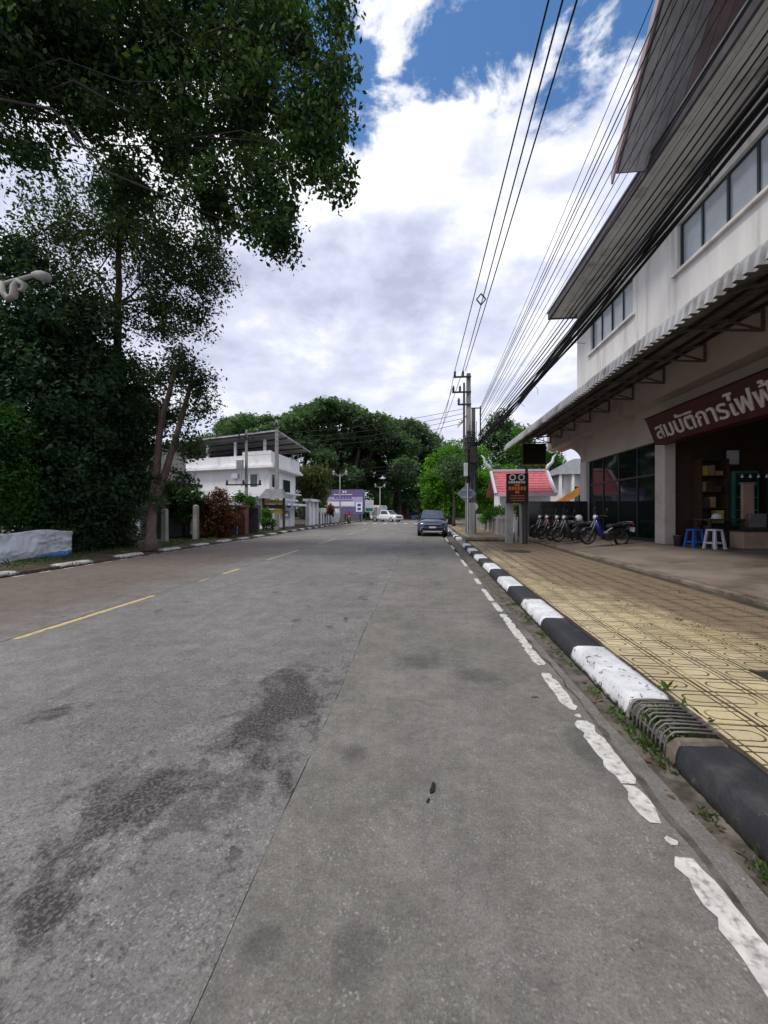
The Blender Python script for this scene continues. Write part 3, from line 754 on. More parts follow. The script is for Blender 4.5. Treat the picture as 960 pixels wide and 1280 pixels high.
# ---- far (left) side: kerb, verge
lk = MB(); lk.box(XL - .2, XL, 0, 66, -.05, .03); lk = lk.build('kerb', 'kplain', kind='structure')
def lkerb(y0, y1, mat, h, seed):
    m = kerb_mesh(y1 - y0 - .02, h, seed, 2.0); m.v = [(XL - (x - 1.545), y + y0, z) for x, y, z in m.v]; m.build('kerb_block', mat, lk, world=True)
yv = 2.0; i = 0
while yv < 64:
    w = i % 2 == 1
    lkerb(yv, yv + 1.0, 'kwold' if w else ('soil' if yv < 24 else 'kblack'), (.11 if w else .06) if yv < 24 else .15, 400 + i); yv += 1.0; i += 1
def verge():
    rg = np.random.default_rng(4); nx, ny = 26, 150; m = MB()
    for i in range(ny + 1):
        y = -6 + 80.0 * i / ny
        for j in range(nx + 1):
            x = XL - .25 - 22.0 * (j / nx) ** 1.6
            m.v.append((x, y, .06 + .05 * min(1, j / 4) + rg.normal() * .018 * (j > 0)))
    for i in range(ny):
        for j in range(nx): a = i * (nx + 1) + j; m.f.append((a, a + 1, a + nx + 2, a + nx + 1))
    m.build('verge', 'soil', None, smooth=True, kind='structure')
verge()
# weeds, litter
def weeds(name, spots, n, size, mat, seed, h=.08, label=None, cat=None):
    rg = np.random.default_rng(seed); vs = []
    sp = np.array(spots); idx = rg.integers(0, len(sp), n)
    c = sp[idx][:, :3] + np.c_[rg.normal(size=(n, 2)) * sp[idx][:, 3:4], rg.random(n) * h]
    v = []
    d = rg.normal(size=(n, 3)); d[:, 2] = np.abs(d[:, 2]) + .35; d /= np.linalg.norm(d, axis=1)[:, None]
    s = np.cross(d, rg.normal(size=(n, 3))); s /= np.linalg.norm(s, axis=1)[:, None]
    ln = size * (.5 + rg.random(n))[:, None]; w = ln * .32
    q = np.empty((n, 4, 3)); q[:, 0] = c; q[:, 1] = c + d * ln * .5 + s * w / 2; q[:, 2] = c + d * ln; q[:, 3] = c + d * ln * .5 - s * w / 2
    o = quads_object(name, q.reshape(-1, 3), mat, None, kind='stuff'); return setp(o, label, cat)
sp = [(1.49 + .02 * math.sin(k * 3.1), 1.6 + k * .043, -.012, .022) for k in range(120) if (math.sin(k * .9) + math.sin(k * .37)) > .75]
sp += [(1.50, 2.3 + k * .05, -.01, .03) for k in range(14)]
sp = [(a_ + kx(b_), b_, c_, d_) for a_, b_, c_, d_ in sp]
weeds('gutter_weeds', sp, 620, .034, 'weed', 1, .02, 'low green weeds sprouting along the dirty gutter', 'weeds')
sp = [(1.60 + .03 * (k % 7), 2.43 + .03 * (k % 14), .06, .025) for k in range(40)] + [(1.86, 2.55, ZS, .02), (1.87, 2.95, ZS, .02), (1.85, 2.75, .14, .02)]
sp = [(a_ + kx(b_), b_, c_, d_) for a_, b_, c_, d_ in sp]
weeds('grate_weeds', sp, 260, .055, 'weed', 2, .04, 'green weeds growing up through the drain grate', 'weeds')
sp = [(XL - .5 - random.random() * 2.4, 3 + random.random() * 26, .10, .12) for k in range(260)]
weeds('verge_weeds', sp, 4200, .08, 'leafshade', 3, .06, 'scrubby weeds on the dark soil verge', 'weeds')
sp = [(1.85 + random.random() * 2.8, 2.5 + random.random() * 8, ZS - .002, .03) for k in range(26)]
weeds('tile_joint_weeds', sp, 300, .03, 'weed', 6, .004, 'tiny weeds sprouting in the tile joints', 'weeds')
def grit(name, n, fn, s, seed, mat, label):
    rg = random.Random(seed); m = MB()
    for k in range(n):
        x, y, z = fn(rg); a = s * rg.uniform(.35, 1.3); q = [rg.uniform(.6, 1.3) for _ in range(6)]
        m.add([(x + a * q[0], y, z), (x, y + a * q[1], z), (x - a * q[2], y, z), (x, y - a * q[3], z), (x, y, z + a * .7 * q[4])], [(0, 1, 4), (1, 2, 4), (2, 3, 4), (3, 0, 4)])
    m.build(name, mat, None, label=label, cat='grit', kind='stuff')
grit('gutter_grit', 1500, lambda g_: (lambda yq: (1.53 + kx(yq) - abs(g_.gauss(0, .06)), yq, -.014))(g_.uniform(1.3, 12)), .007, 61, 'soil', 'dark grit and soil crumbs washed against the kerb')
grit('road_grit', 500, lambda g_: (g_.uniform(-3.5, 1.25), g_.uniform(1.1, 5), .0), .0035, 62, 'gutter', 'loose grit on the road surface')
def litter(name, n, fn, size, seed, label):
    rg = np.random.default_rng(seed); q = []
    for k in range(n):
        x, y, z = fn(rg); a = rg.random() * 6.28; L = size * (.5 + rg.random()); W = L * .5
        t = np.array([math.cos(a), math.sin(a), rg.normal() * .2]); b = np.array([-math.sin(a), math.cos(a), rg.normal() * .2]); c = np.array([x, y, z + .008 + L * .12])
        q += [c - t * L / 2, c + b * W / 2, c + t * L / 2, c - b * W / 2]
    setp(quads_object(name, np.array(q), 'litter', None, kind='stuff'), label, 'leaf litter')
litter('leaf_litter', 1200, lambda g_: (XL - .1 - g_.random() * 3, 2 + g_.random() * 26, .10), .09, 21, 'dry brown leaves scattered on the soil verge')
litter('gutter_litter', 60, lambda g_: (lambda yq: (1.36 + kx(yq) + g_.random() * .16, yq, -.012))(1.4 + g_.random() * 9), .05, 22, 'small dry leaves lying in the gutter')
litter('road_litter', 26, lambda g_: (-4 + g_.random() * 5, 1.2 + g_.random() * 11, .0), .028, 23, 'crumbs of dry leaf on the asphalt')
for k, (px, py, s, a) in enumerate([(541, 986, .05, 1.35), (535, 1002, .02, 1.2)]):
    p = G(px, py); c, s_ = math.cos(a), math.sin(a); pts = []
    for j in range(9):
        an = j * 2 * PI / 9; rr = s * (.85 + .16 * math.sin(j * 2.3 + k)); ex, ey = rr * math.cos(an), rr * .30 * math.sin(an)
        pts.append((p.x + ex * c - ey * s_, p.y + ex * s_ + ey * c, .002))
    MB().prism(pts, (0, 0, .006)).build('flattened_scrap', 'black', None, label=['larger dark flattened scrap lying on the grey shoulder slab', 'small dark flattened crumb beside the larger scrap on the slab'][k], cat='scrap')
p = G(668, 872); MB().prism([(p.x - .03, p.y, .002), (p.x, p.y - .015, .004), (p.x + .035, p.y + .01, .002), (p.x, p.y + .02, .006)], (0, 0, .002)).build('fallen_leaf', 'litter', None, label='single reddish brown leaf fallen on the grey slab', cat='leaf')

# ------------------------------------------------------------------ shop building on the right
XW = 7.5; XG = 8.0
shop = thing('shop_building', 'beige two storey shophouse with corrugated canopy over an open shop front', 'building', (XG, 13.5, .4))
def sp_(name, mat, x0, x1, y0, y1, z0, z1, par=None, **k): return box(name, mat, par or shop, x0, x1, y0, y1, z0, z1, world=True, **k)
# pillars
for y0, y1, mt in ((13.42, 13.95, 'pillar'), (19.42, 20.1, 'wwall'), (7.1, 7.6, 'pillar'), (1.0, 1.5, 'pillar')):
    sp_('pillar', mt, XG, XG + .34, y0, y1, .2, 3.9, bevel=.012)
# lintel, beam with soffit, upper wall
sp_('lintel', 'bwall', XG + .02, XG + .30, -4, 20.1, 3.86, 5.06)
sp_('beam', 'bwall', XW + .005, XG + .31, -4, 23.6, 5.06, 6.02)
sp_('end_wall', 'bwall', XG + .31, 13.0, 19.42, 19.7, .3, 5.9)
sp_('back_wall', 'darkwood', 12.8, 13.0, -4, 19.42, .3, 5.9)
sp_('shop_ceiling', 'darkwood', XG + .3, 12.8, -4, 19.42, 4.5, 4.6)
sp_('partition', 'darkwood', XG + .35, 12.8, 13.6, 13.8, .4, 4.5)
# curved bracket at the far bay
pts = [(XG + .05, 20.1, 5.055), (XG + .05, 23.4, 5.055), (XG + .05, 23.4, 4.95)]
for k in range(1, 9):
    a = k / 8 * PI / 2; pts.append((XG + .05, 20.1 + 1.1 - 1.1 * math.sin(a) + (1 - k / 8) * 1.2, 4.95 - .85 * (1 - math.cos(a))))
MB().prism(pts, (.24, 0, 0)).build('arch_bracket', 'bwall', shop, world=True)
# upper wall with two strip windows let into it
def wall_with_holes(x0, x1, ya, yb, za, zb, holes, name, mat, par):
    ys = sorted({ya, yb, *[h[0] for h in holes], *[h[1] for h in holes]}); zs = sorted({za, zb, *[h[2] for h in holes], *[h[3] for h in holes]})
    m = MB(); 
    for i in range(len(ys) - 1):
        for j in range(len(zs) - 1):
            cy, cz = (ys[i] + ys[i + 1]) / 2, (zs[j] + zs[j + 1]) / 2
            if any(h[0] < cy < h[1] and h[2] < cz < h[3] for h in holes): continue
            for xx in (x0, x1): m.add([(xx, ys[i], zs[j]), (xx, ys[i + 1], zs[j]), (xx, ys[i + 1], zs[j + 1]), (xx, ys[i], zs[j + 1])], [(0, 1, 2, 3)])
    for h in holes:
        for a, b, c, d in ((h[0], h[0], h[2], h[3]), (h[1], h[1], h[2], h[3])): m.add([(x0, a, c), (x1, a, c), (x1, b, d), (x0, b, d)], [(0, 1, 2, 3)])
        for zz in (h[2], h[3]): m.add([(x0, h[0], zz), (x1, h[0], zz), (x1, h[1], zz), (x0, h[1], zz)], [(0, 1, 2, 3)])
    for a in (ya, yb): m.add([(x0, a, za), (x1, a, za), (x1, a, zb), (x0, a, zb)], [(0, 1, 2, 3)])
    return m.build(name, mat, par, world=True)
wins = [(14.35, 17.75, 8.5, 9.85), (8.55, 12.0, 8.5, 9.85), (2.6, 6.1, 8.5, 9.85)]
wall_with_holes(XW, XW + .22, -4, 19.2, 6.03, 10.95, wins, 'upper_wall', 'wwall', shop)
sp_('upper_wall', 'wwall', XW + .22, 13.0, 18.98, 19.2, 6.03, 10.95)
sp_('upper_floor', 'bwall', XG + .32, 13.0, -4, 19.3, 5.75, 6.02)
for y0, y1, z0, z1 in wins:
    w = sp_('window', 'frame', XW + .10, XW + .17, y0, y1, z0, z0 + .06)
    sp_('window_sill', 'wwall', XW - .10, XW - .002, y0 - .15, y1 + .15, z0 - .13, z0 - .05, par=w)
    MB().box(XW + .1, XW + .17, y0, y1, z1 - .06, z1).build('frame_head', 'frame', w, world=True)
    n = 4; pw = (y1 - y0) / n
    for i in range(n + 1):
        yv = min(max(y0 + i * pw, y0 + .03), y1 - .03); MB().box(XW + .09, XW + .175, yv - .03, yv + .03, z0 + .06, z1 - .06).build('mullion', 'frame', w, world=True)
    for i in range(n):
        a = y0 + i * pw + .03; b = y0 + (i + 1) * pw - .03
        MB().box(XW + .13 + .012 * (i % 2), XW + .14 + .012 * (i % 2), a, b, z0 + .06, z1 - .06).build('pane', 'curtain', w, world=True)
# eaves and roof
sp_('soffit', 'soffit', 6.34, XW, -4, 19.5, 10.95, 10.99)
sp_('fascia', 'fascia', 6.26, 6.335, -4, 19.55, 10.88, 11.16)
sp_('fascia', 'fascia', 6.335, 13, 19.5, 19.57, 10.9, 11.16)
for i in range(5):
    xx = 6.5 + i * .2; sp_('soffit_batten', 'soffit', xx, xx + .025, -4, 19.45, 10.935, 10.948)
MB().add([(6.22, -4, 11.18), (6.22, 19.6, 11.18), (13, 19.6, 14.0), (13, -4, 14.0), (6.22, -4, 11.24), (6.22, 19.6, 11.24), (13, 19.6, 14.06), (13, -4, 14.06)],
         [(0, 1, 2, 3), (4, 5, 6, 7), (0, 1, 5, 4), (1, 2, 6, 5), (2, 3, 7, 6), (3, 0, 4, 7)]).build('roof', 'greyroof', shop, world=True)
# street gable projecting over the road side
GA, GB_, GZ0, GZ1, GX = 11.35, 8.35, 10.95, 14.1, 5.45
for sgn in (1, -1):
    ya = GB_ + sgn * (GA - GB_) + (sgn * 0.0)
    def gp(x, k, dz=0): return (x, GB_ + sgn * (GA - GB_) * (1 - k), GZ0 + (GZ1 - GZ0) * k + dz)
    MB().loft([[gp(GX, 0), gp(12, 0), gp(12, 0, .14), gp(GX, 0, .14)], [gp(GX, 1), gp(12, 1), gp(12, 1, .14), gp(GX, 1, .14)]]).build('gable_roof', 'greyroof', shop, world=True)
    # boarded underside
    for i in range(9):
        x0 = GX + .08 + i * .225
        MB().loft([[gp(x0, .01, -.03), gp(x0 + .21, .01, -.03), gp(x0 + .21, .01, -.004), gp(x0, .01, -.004)], [gp(x0, .99, -.03), gp(x0 + .21, .99, -.03), gp(x0 + .21, .99, -.004), gp(x0, .99, -.004)]]).build('soffit_board', 'slate' if i < 5 else 'purple', shop, world=True)
    MB().loft([[gp(GX - .06, -.03, -.12), gp(GX, -.03, -.12), gp(GX, -.03, .2), gp(GX - .06, -.03, .2)], [gp(GX - .06, 1, -.12), gp(GX, 1, -.12), gp(GX, 1, .2), gp(GX - .06, 1, .2)]]).build('barge_board', 'purple', shop, world=True)
MB().prism([(XW + .03, GA, 11.0), (XW + .03, 2 * GB_ - GA, 11.0), (XW + .03, GB_, GZ1 - .06)], (.15, 0, 0)).build('gable_wall', 'purple', shop, world=True)
# corrugated canopy with a turned-down lip
def corrug(name, mat, prof, amp, par, y0=-5.0, y1=23.4, pitch=.20):
    n = int((y1 - y0) / pitch); ys = []; m = MB(); w = len(prof)
    for i in range(n):
        b = y0 + i * pitch
        ys += [(b, 0), (b + pitch * .40, 0), (b + pitch * .5, amp), (b + pitch * .90, amp)]
    for yv, hh in ys:
        for k, (x, z, nx, nz) in enumerate(prof): m.v.append((x + nx * hh, yv, z + nz * hh + (.012 * math.sin(yv * 5.1) if k == w - 1 else 0)))
    for i in range(len(ys) - 1):
        for k in range(w - 1): a = i * w + k; m.f.append((a, a + 1, a + w + 1, a + w))
    return m.build(name, mat, par, world=True)
can = corrug('canopy', 'zincdark', [(XW, 5.98, 0, 1), (6.4, 5.70, 0, 1), (5.26, 5.41, 0, 1)], .035, shop)  # main sheet coloured darker than the turned-down lip
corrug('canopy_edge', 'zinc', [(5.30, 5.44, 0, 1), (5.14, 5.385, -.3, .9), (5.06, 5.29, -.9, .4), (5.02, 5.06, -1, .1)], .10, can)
for x, z in ((5.25, 5.34), (6.0, 5.535), (6.75, 5.73), (7.35, 5.885)):
    MB().bar((x, -4.9, z), (x, 23.2, z), .05, .07).build('purlin', 'steel', can, world=True)
yv = 22.9
while yv > -4:
    b = MB()
    b.bar((7.47, yv, 5.93), (7.47, yv, 5.40), .05)
    b.bar((7.45, yv, 5.42), (6.15, yv, 5.50), .045)
    b.bar((7.45, yv, 5.86), (5.15, yv, 5.30), .05)
    b.bar((7.45, yv, 5.44), (6.75, yv, 5.66), .04)
    b.build('bracket', 'rust', can, world=True); yv -= 1.72
# leaning maroon shop sign with Thai lettering
sgn = thing('shop_sign', 'long maroon signboard with cream Thai lettering leaning out over the shop front', 'sign', (7.6, 10.2, 3.65))
MB().prism([(7.62, 0, 3.62), (7.30, 0, 4.46), (7.36, 0, 4.485), (7.97, 0, 4.485), (7.97, 0, 3.62)], (0, 6.0, 0)).build('sign_board', 'maroon', sgn, world=False)
ob = sgn.children[0]; 
for v in ob.data.vertices: v.co = (v.co.x - 7.6, v.co.y + 7.25 - 10.2, v.co.z - 3.65)
ax_up = Vector((-.32, 0, .84)).normalized(); ax_x = Vector((0, -1, 0)); ax_n = ax_x.cross(ax_up)
MB().bar(Vector((7.30, 7.25, 4.47)) + ax_n * .01, Vector((7.30, 13.25, 4.47)) + ax_n * .01, .05, .03).build('sign_frame', 'blackboard', sgn, world=True)
cu = bpy.data.curves.new('lettering', 'FONT'); cu.body = 'สมบัติการไฟฟ้า'; cu.size = .72; cu.extrude = .012; cu.offset = 0.0; cu.bevel_depth = .010; cu.space_character = 1.0
to = bpy.data.objects.new('lettering_tmp', cu); COL.objects.link(to)
dg = bpy.context.evaluated_depsgraph_get(); tme = bpy.data.meshes.new_from_object(to.evaluated_get(dg)); bpy.data.objects.remove(to)
tv = np.array([v.co[:] for v in tme.vertices]); wtxt = tv[:, 0].max() - tv[:, 0].min(); sx = 4.35 / wtxt
org = Vector((7.62, 12.95, 3.62)) + ax_up * .17 + ax_n * .016
for v in tme.vertices:
    q = org + ax_x * ((v.co.x - tv[:, 0].min()) * sx) + ax_up * (v.co.y * .95) + ax_n * v.co.z
    v.co = q - Vector(sgn.location)
tme.materials.clear(); tme.materials.append(MT['letter']); tme.name = 'lettering'
lo = bpy.data.objects.new('lettering', tme); COL.objects.link(lo); lo.parent = sgn
# hanging dark box sign at the far end of the canopy
hs = thing('hanging_sign', 'dark unlit box sign hung under the far end of the canopy', 'sign', (6.7, 22.9, 4.05))
sp_('sign_box', 'blackboard', 5.9, 7.2, 22.78, 23.0, 4.25, 5.38, par=hs, bevel=.02); sp_('sign_frame', 'frame', 5.87, 7.23, 22.76, 23.02, 4.17, 4.25, par=hs)
for xx in (6.2, 7.1): MB().bar((xx, 22.9, 5.42), (xx, 22.9, 5.72), .03).build('hanger', 'steel', hs, world=True)
# glazed shop front between the pillars
gf = thing('glass_shopfront', 'dark glazed shopfront with sliding doors between the two pillars', 'shopfront', (8.2, 16.7, .4))
for yv in (13.98, 15.3, 16.65, 18.0, 19.36):
    sp_('mullion', 'frame', 8.14, 8.22, yv - .03, yv + .03, .41, 3.85, par=gf)
sp_('rail', 'frame', 8.13, 8.23, 14.0, 19.34, .405, .5, par=gf); sp_('rail', 'frame', 8.13, 8.23, 14.0, 19.34, 2.72, 2.80, par=gf)
for i, (a, b) in enumerate(((14.01, 15.27), (15.33, 16.62), (16.68, 17.97), (18.03, 19.33))):
    sp_('pane', 'shopglass', 8.17, 8.18, a, b, .5, 2.72, par=gf); sp_('pane', 'shopglass', 8.17, 8.18, a, b, 2.8, 3.85, par=gf)
# ---- goods inside the open shop
GOODS = {'card': 'brown cardboard box', 'yellow': 'yellow box', 'whitep': 'pale box', 'bluep': 'blue box', 'darkwood': 'dark brown box', 'red': 'red box'}
def shelf_unit(label, tag_, x0, x1, yb, n, h, seed, mats, dens=.8):
    """rack standing against a wall behind it, open towards -y"""
    t = thing('shelf_rack', label, 'shelf', ((x0 + x1) / 2, yb - .2, FZ1)); rg = random.Random(seed)
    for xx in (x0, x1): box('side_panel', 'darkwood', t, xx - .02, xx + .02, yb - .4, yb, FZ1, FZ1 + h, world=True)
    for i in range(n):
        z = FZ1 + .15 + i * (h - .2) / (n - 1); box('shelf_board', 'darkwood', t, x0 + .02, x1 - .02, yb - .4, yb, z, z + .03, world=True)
        xv = x0 + .05
        while xv < x1 - .22 and i < n - 1:
            w = rg.uniform(.1, .26); hh = rg.uniform(.12, (h - .2) / (n - 1) - .08)
            if rg.random() < dens:
                k = rg.choice(mats); d = rg.uniform(.2, .3); box('goods_box', k, None, xv, xv + w, yb - .36, yb - .36 + d, z + .031, z + .031 + hh, bevel=.008,
                    label=GOODS[k] + ' of goods on ' + tag_, cat='box', group='boxed goods on the shop shelves')
            xv += w + .03
shelf_unit('tall dark shelf rack of goods against the shop side wall', 'the tall rack beside the shop pillar', 8.95, 9.75, 13.55, 6, 2.75, 1, ['card', 'yellow', 'card', 'darkwood', 'whitep', 'card', 'yellow'])
shelf_unit('dark shelf rack deeper inside the shop beyond the green cabinet', 'the rack deeper inside the shop', 10.9, 12.6, 13.55, 6, 2.9, 2, ['card', 'yellow', 'whitep', 'darkwood', 'bluep'], .85)
cb = thing('green_cabinet', 'green glass fronted cabinet standing beside the tall shelf rack', 'cabinet', (10.2, 13.3, FZ1))
box('body', 'green', cb, 9.85, 10.6, 13.1, 13.55, FZ1, FZ1 + 2.35, world=True, bevel=.01); box('glass_front', 'glass', cb, 9.92, 10.53, 13.085, 13.098, FZ1 + .7, FZ1 + 2.28, world=True)
for zz in (1.1, 1.5, 1.9): box('shelf_edge', 'alu', cb, 9.92, 10.53, 13.07, 13.084, FZ1 + zz, FZ1 + zz + .015, world=True)
wf = thing('framed_notice', 'pale grey framed notice hanging high on the shop side wall', 'picture', (10.0, 13.56, 3.0)); box('frame', 'frame', wf, 9.9, 10.35, 13.5, 13.58, 2.95, 3.5, world=True); box('sheet', 'soffit', wf, 9.94, 10.31, 13.485, 13.498, 3.0, 3.45, world=True)
q = P(893, 646, 11.7)
ct = thing('workbench', 'dark workbench with a thick top inside the open shop', 'table', (q.x + .1, q.y, FZ1)); TZ = q.z - .06
box('table_top', 'darkwood', ct, q.x - .35, q.x + .65, q.y - .3, q.y + .35, TZ - .05, TZ, world=True)
for xx in (-.3, .6):
    for yy_ in (-.25, .3): box('leg', 'darkwood', ct, q.x + xx - .03, q.x + xx + .03, q.y + yy_ - .03, q.y + yy_ + .03, FZ1, TZ - .05, world=True)
box('lower_cupboard', 'bikeblack', ct, q.x - .22, q.x + .5, q.y - .18, q.y + .28, FZ1, TZ - .2, world=True)
hm = thing('white_helmet', 'white domed helmet lying on the workbench in the shop', 'helmet', (q.x, q.y - .1, TZ))
MB().lathe((0, 0, 0), (0, 0, 1), [(.125, 0), (.13, .05), (.12, .10), (.085, .145), (.04, .165), (.001, .17)], 18).build('shell', 'whitep', hm, smooth=True)
MB().lathe((0, 0, 0), (0, 0, 1), [(.13, .0), (.175, .004), (.172, .016), (.128, .022)], 18).build('brim', 'whitep', hm, smooth=True)
q = P(936, 660, 11.6); pn = thing('panel_post', 'pinkish timber post standing inside the shop opening', 'post', (q.x, q.y, FZ1)); box('shaft', 'pink', pn, q.x - .15, q.x + .15, q.y, q.y + .1, FZ1, 2.3, world=True); box('cap', 'alu', pn, q.x - .18, q.x + .18, q.y - .03, q.y + .13, 2.301, 2.35, world=True)
q = G(946, 686, FZ1); dk = thing('counter', 'low tan wooden counter at the edge of the shop opening', 'counter', (q.x + .4, q.y + .3, FZ1)); box('body', 'tan', dk, q.x - .35, q.x + 1.3, q.y, q.y + .5, FZ1, FZ1 + .48, world=True, bevel=.01); box('top_board', 'darkwood', dk, q.x - .38, q.x + 1.33, q.y - .03, q.y + .53, FZ1 + .482, FZ1 + .52, world=True)
bx = thing('appliance', 'grey framed appliance standing on the low tan counter', 'appliance', (q.x, q.y + .25, FZ1 + .52)); box('body', 'steel', bx, q.x - .1, q.x + .45, q.y + .05, q.y + .42, FZ1 + .521, FZ1 + .60, world=True, bevel=.02); MB().prism([(q.x + .05, q.y + .3, FZ1 + .605), (q.x + .5, q.y + .3, FZ1 + .605), (q.x + .6, q.y + .42, FZ1 + 1.0), (q.x + .15, q.y + .42, FZ1 + 1.0)], (0, .03, 0)).build('screen_frame', 'alu', bx, world=True)
q = G(922, 684, FZ1); fn = thing('small_fan', 'small white fan standing on the shop floor near the white stool', 'fan', (q.x, q.y, FZ1))
MB().lathe((0, 0, 0), (0, 0, 1), [(.10, 0), (.10, .02), (.03, .03), (.02, .16), (.001, .16)], 14).build('stand', 'black', fn)
for k in range(3):
    a = k * 2.09; MB().prism([(.03 * math.cos(a), -.02, .25 + .03 * math.sin(a)), (.15 * math.cos(a - .35), -.03, .25 + .15 * math.sin(a - .35)), (.15 * math.cos(a + .35), -.01, .25 + .15 * math.sin(a + .35))], (0, .008, 0)).build('blade', 'whitep', fn)
rla = P(924, 592, 11.2); rlb = Vector((rla.x + 1.4, rla.y, rla.z))
for k in range(6):
    MB().lathe((rla.x + .08 + k * .22, rla.y, rla.z - .12), (0, 0, 1), [(.005, .10), (.015, .09), (.018, .06), (.04, .03), (.03, 0.0), (.001, -.01)], 10).build('hanging_bulb', 'whitep', None, smooth=True, label='unlit white bulb hanging in a row from the rail inside the shop', cat='bulb', group='row of hanging bulbs in the shop')
MB().bar(rla, rlb, .03).build('hanging_rail', 'steel', None, label='dark rail carrying a row of bulbs inside the shop', cat='rail')
q = G(857, 684, FZ1); MB().lathe((q.x, q.y + .3, FZ1), (0, 0, 1), [(.12, 0), (.13, .02), (.15, .32), (.155, .34), (.14, .34), (.001, .33)], 14).build('black_bin', 'bikeblack', None, smooth=True, label='black bin standing just inside the shop beside the blue stool', cat='bin')

def stool(label, mat, x, y, s=1.0, rz=0.0):
    t = thing('plastic_stool', label, 'stool', (x, y, FZ1), rz, 'plastic stools at the shop front'); h = .56 * s
    MB().loft([[(s1 * .14, s2 * .14, zz) for s1, s2 in ((-1, -1), (1, -1), (1, 1), (-1, 1))] for zz in (h - .05, h)]).build('seat', mat, t, bevel=.015)
    for a, b in ((-1, -1), (1, -1), (1, 1), (-1, 1)):
        MB().loft([[(a * .185 - .03 * k[0] - a * .02, b * .185 - .03 * k[1] - b * .02, 0) for k in ((-1, -1), (1, -1), (1, 1), (-1, 1))], [(a * .115 - .022 * k[0], b * .115 - .022 * k[1], h - .052) for k in ((-1, -1), (1, -1), (1, 1), (-1, 1))]]).build('leg', mat, t)
    for a in range(4):
        c, s_ = math.cos(a * PI / 2), math.sin(a * PI / 2); p0 = Vector((-.13, -.145, .17)); p1 = Vector((.13, -.145, .17))
        rot = lambda p: (p.x * c - p.y * s_, p.x * s_ + p.y * c, p.z)
        MB().bar(rot(p0), rot(p1), .02, .045).build('stretcher', mat, t)
p = G(893, 686, FZ1); stool('white plastic stool standing at the open shop front', 'whitep', p.x, p.y, rz=.25)
p = G(868, 684.5, FZ1); stool('blue plastic stool standing beside the shop pillar', 'bluep', p.x, p.y, .98, rz=.1)
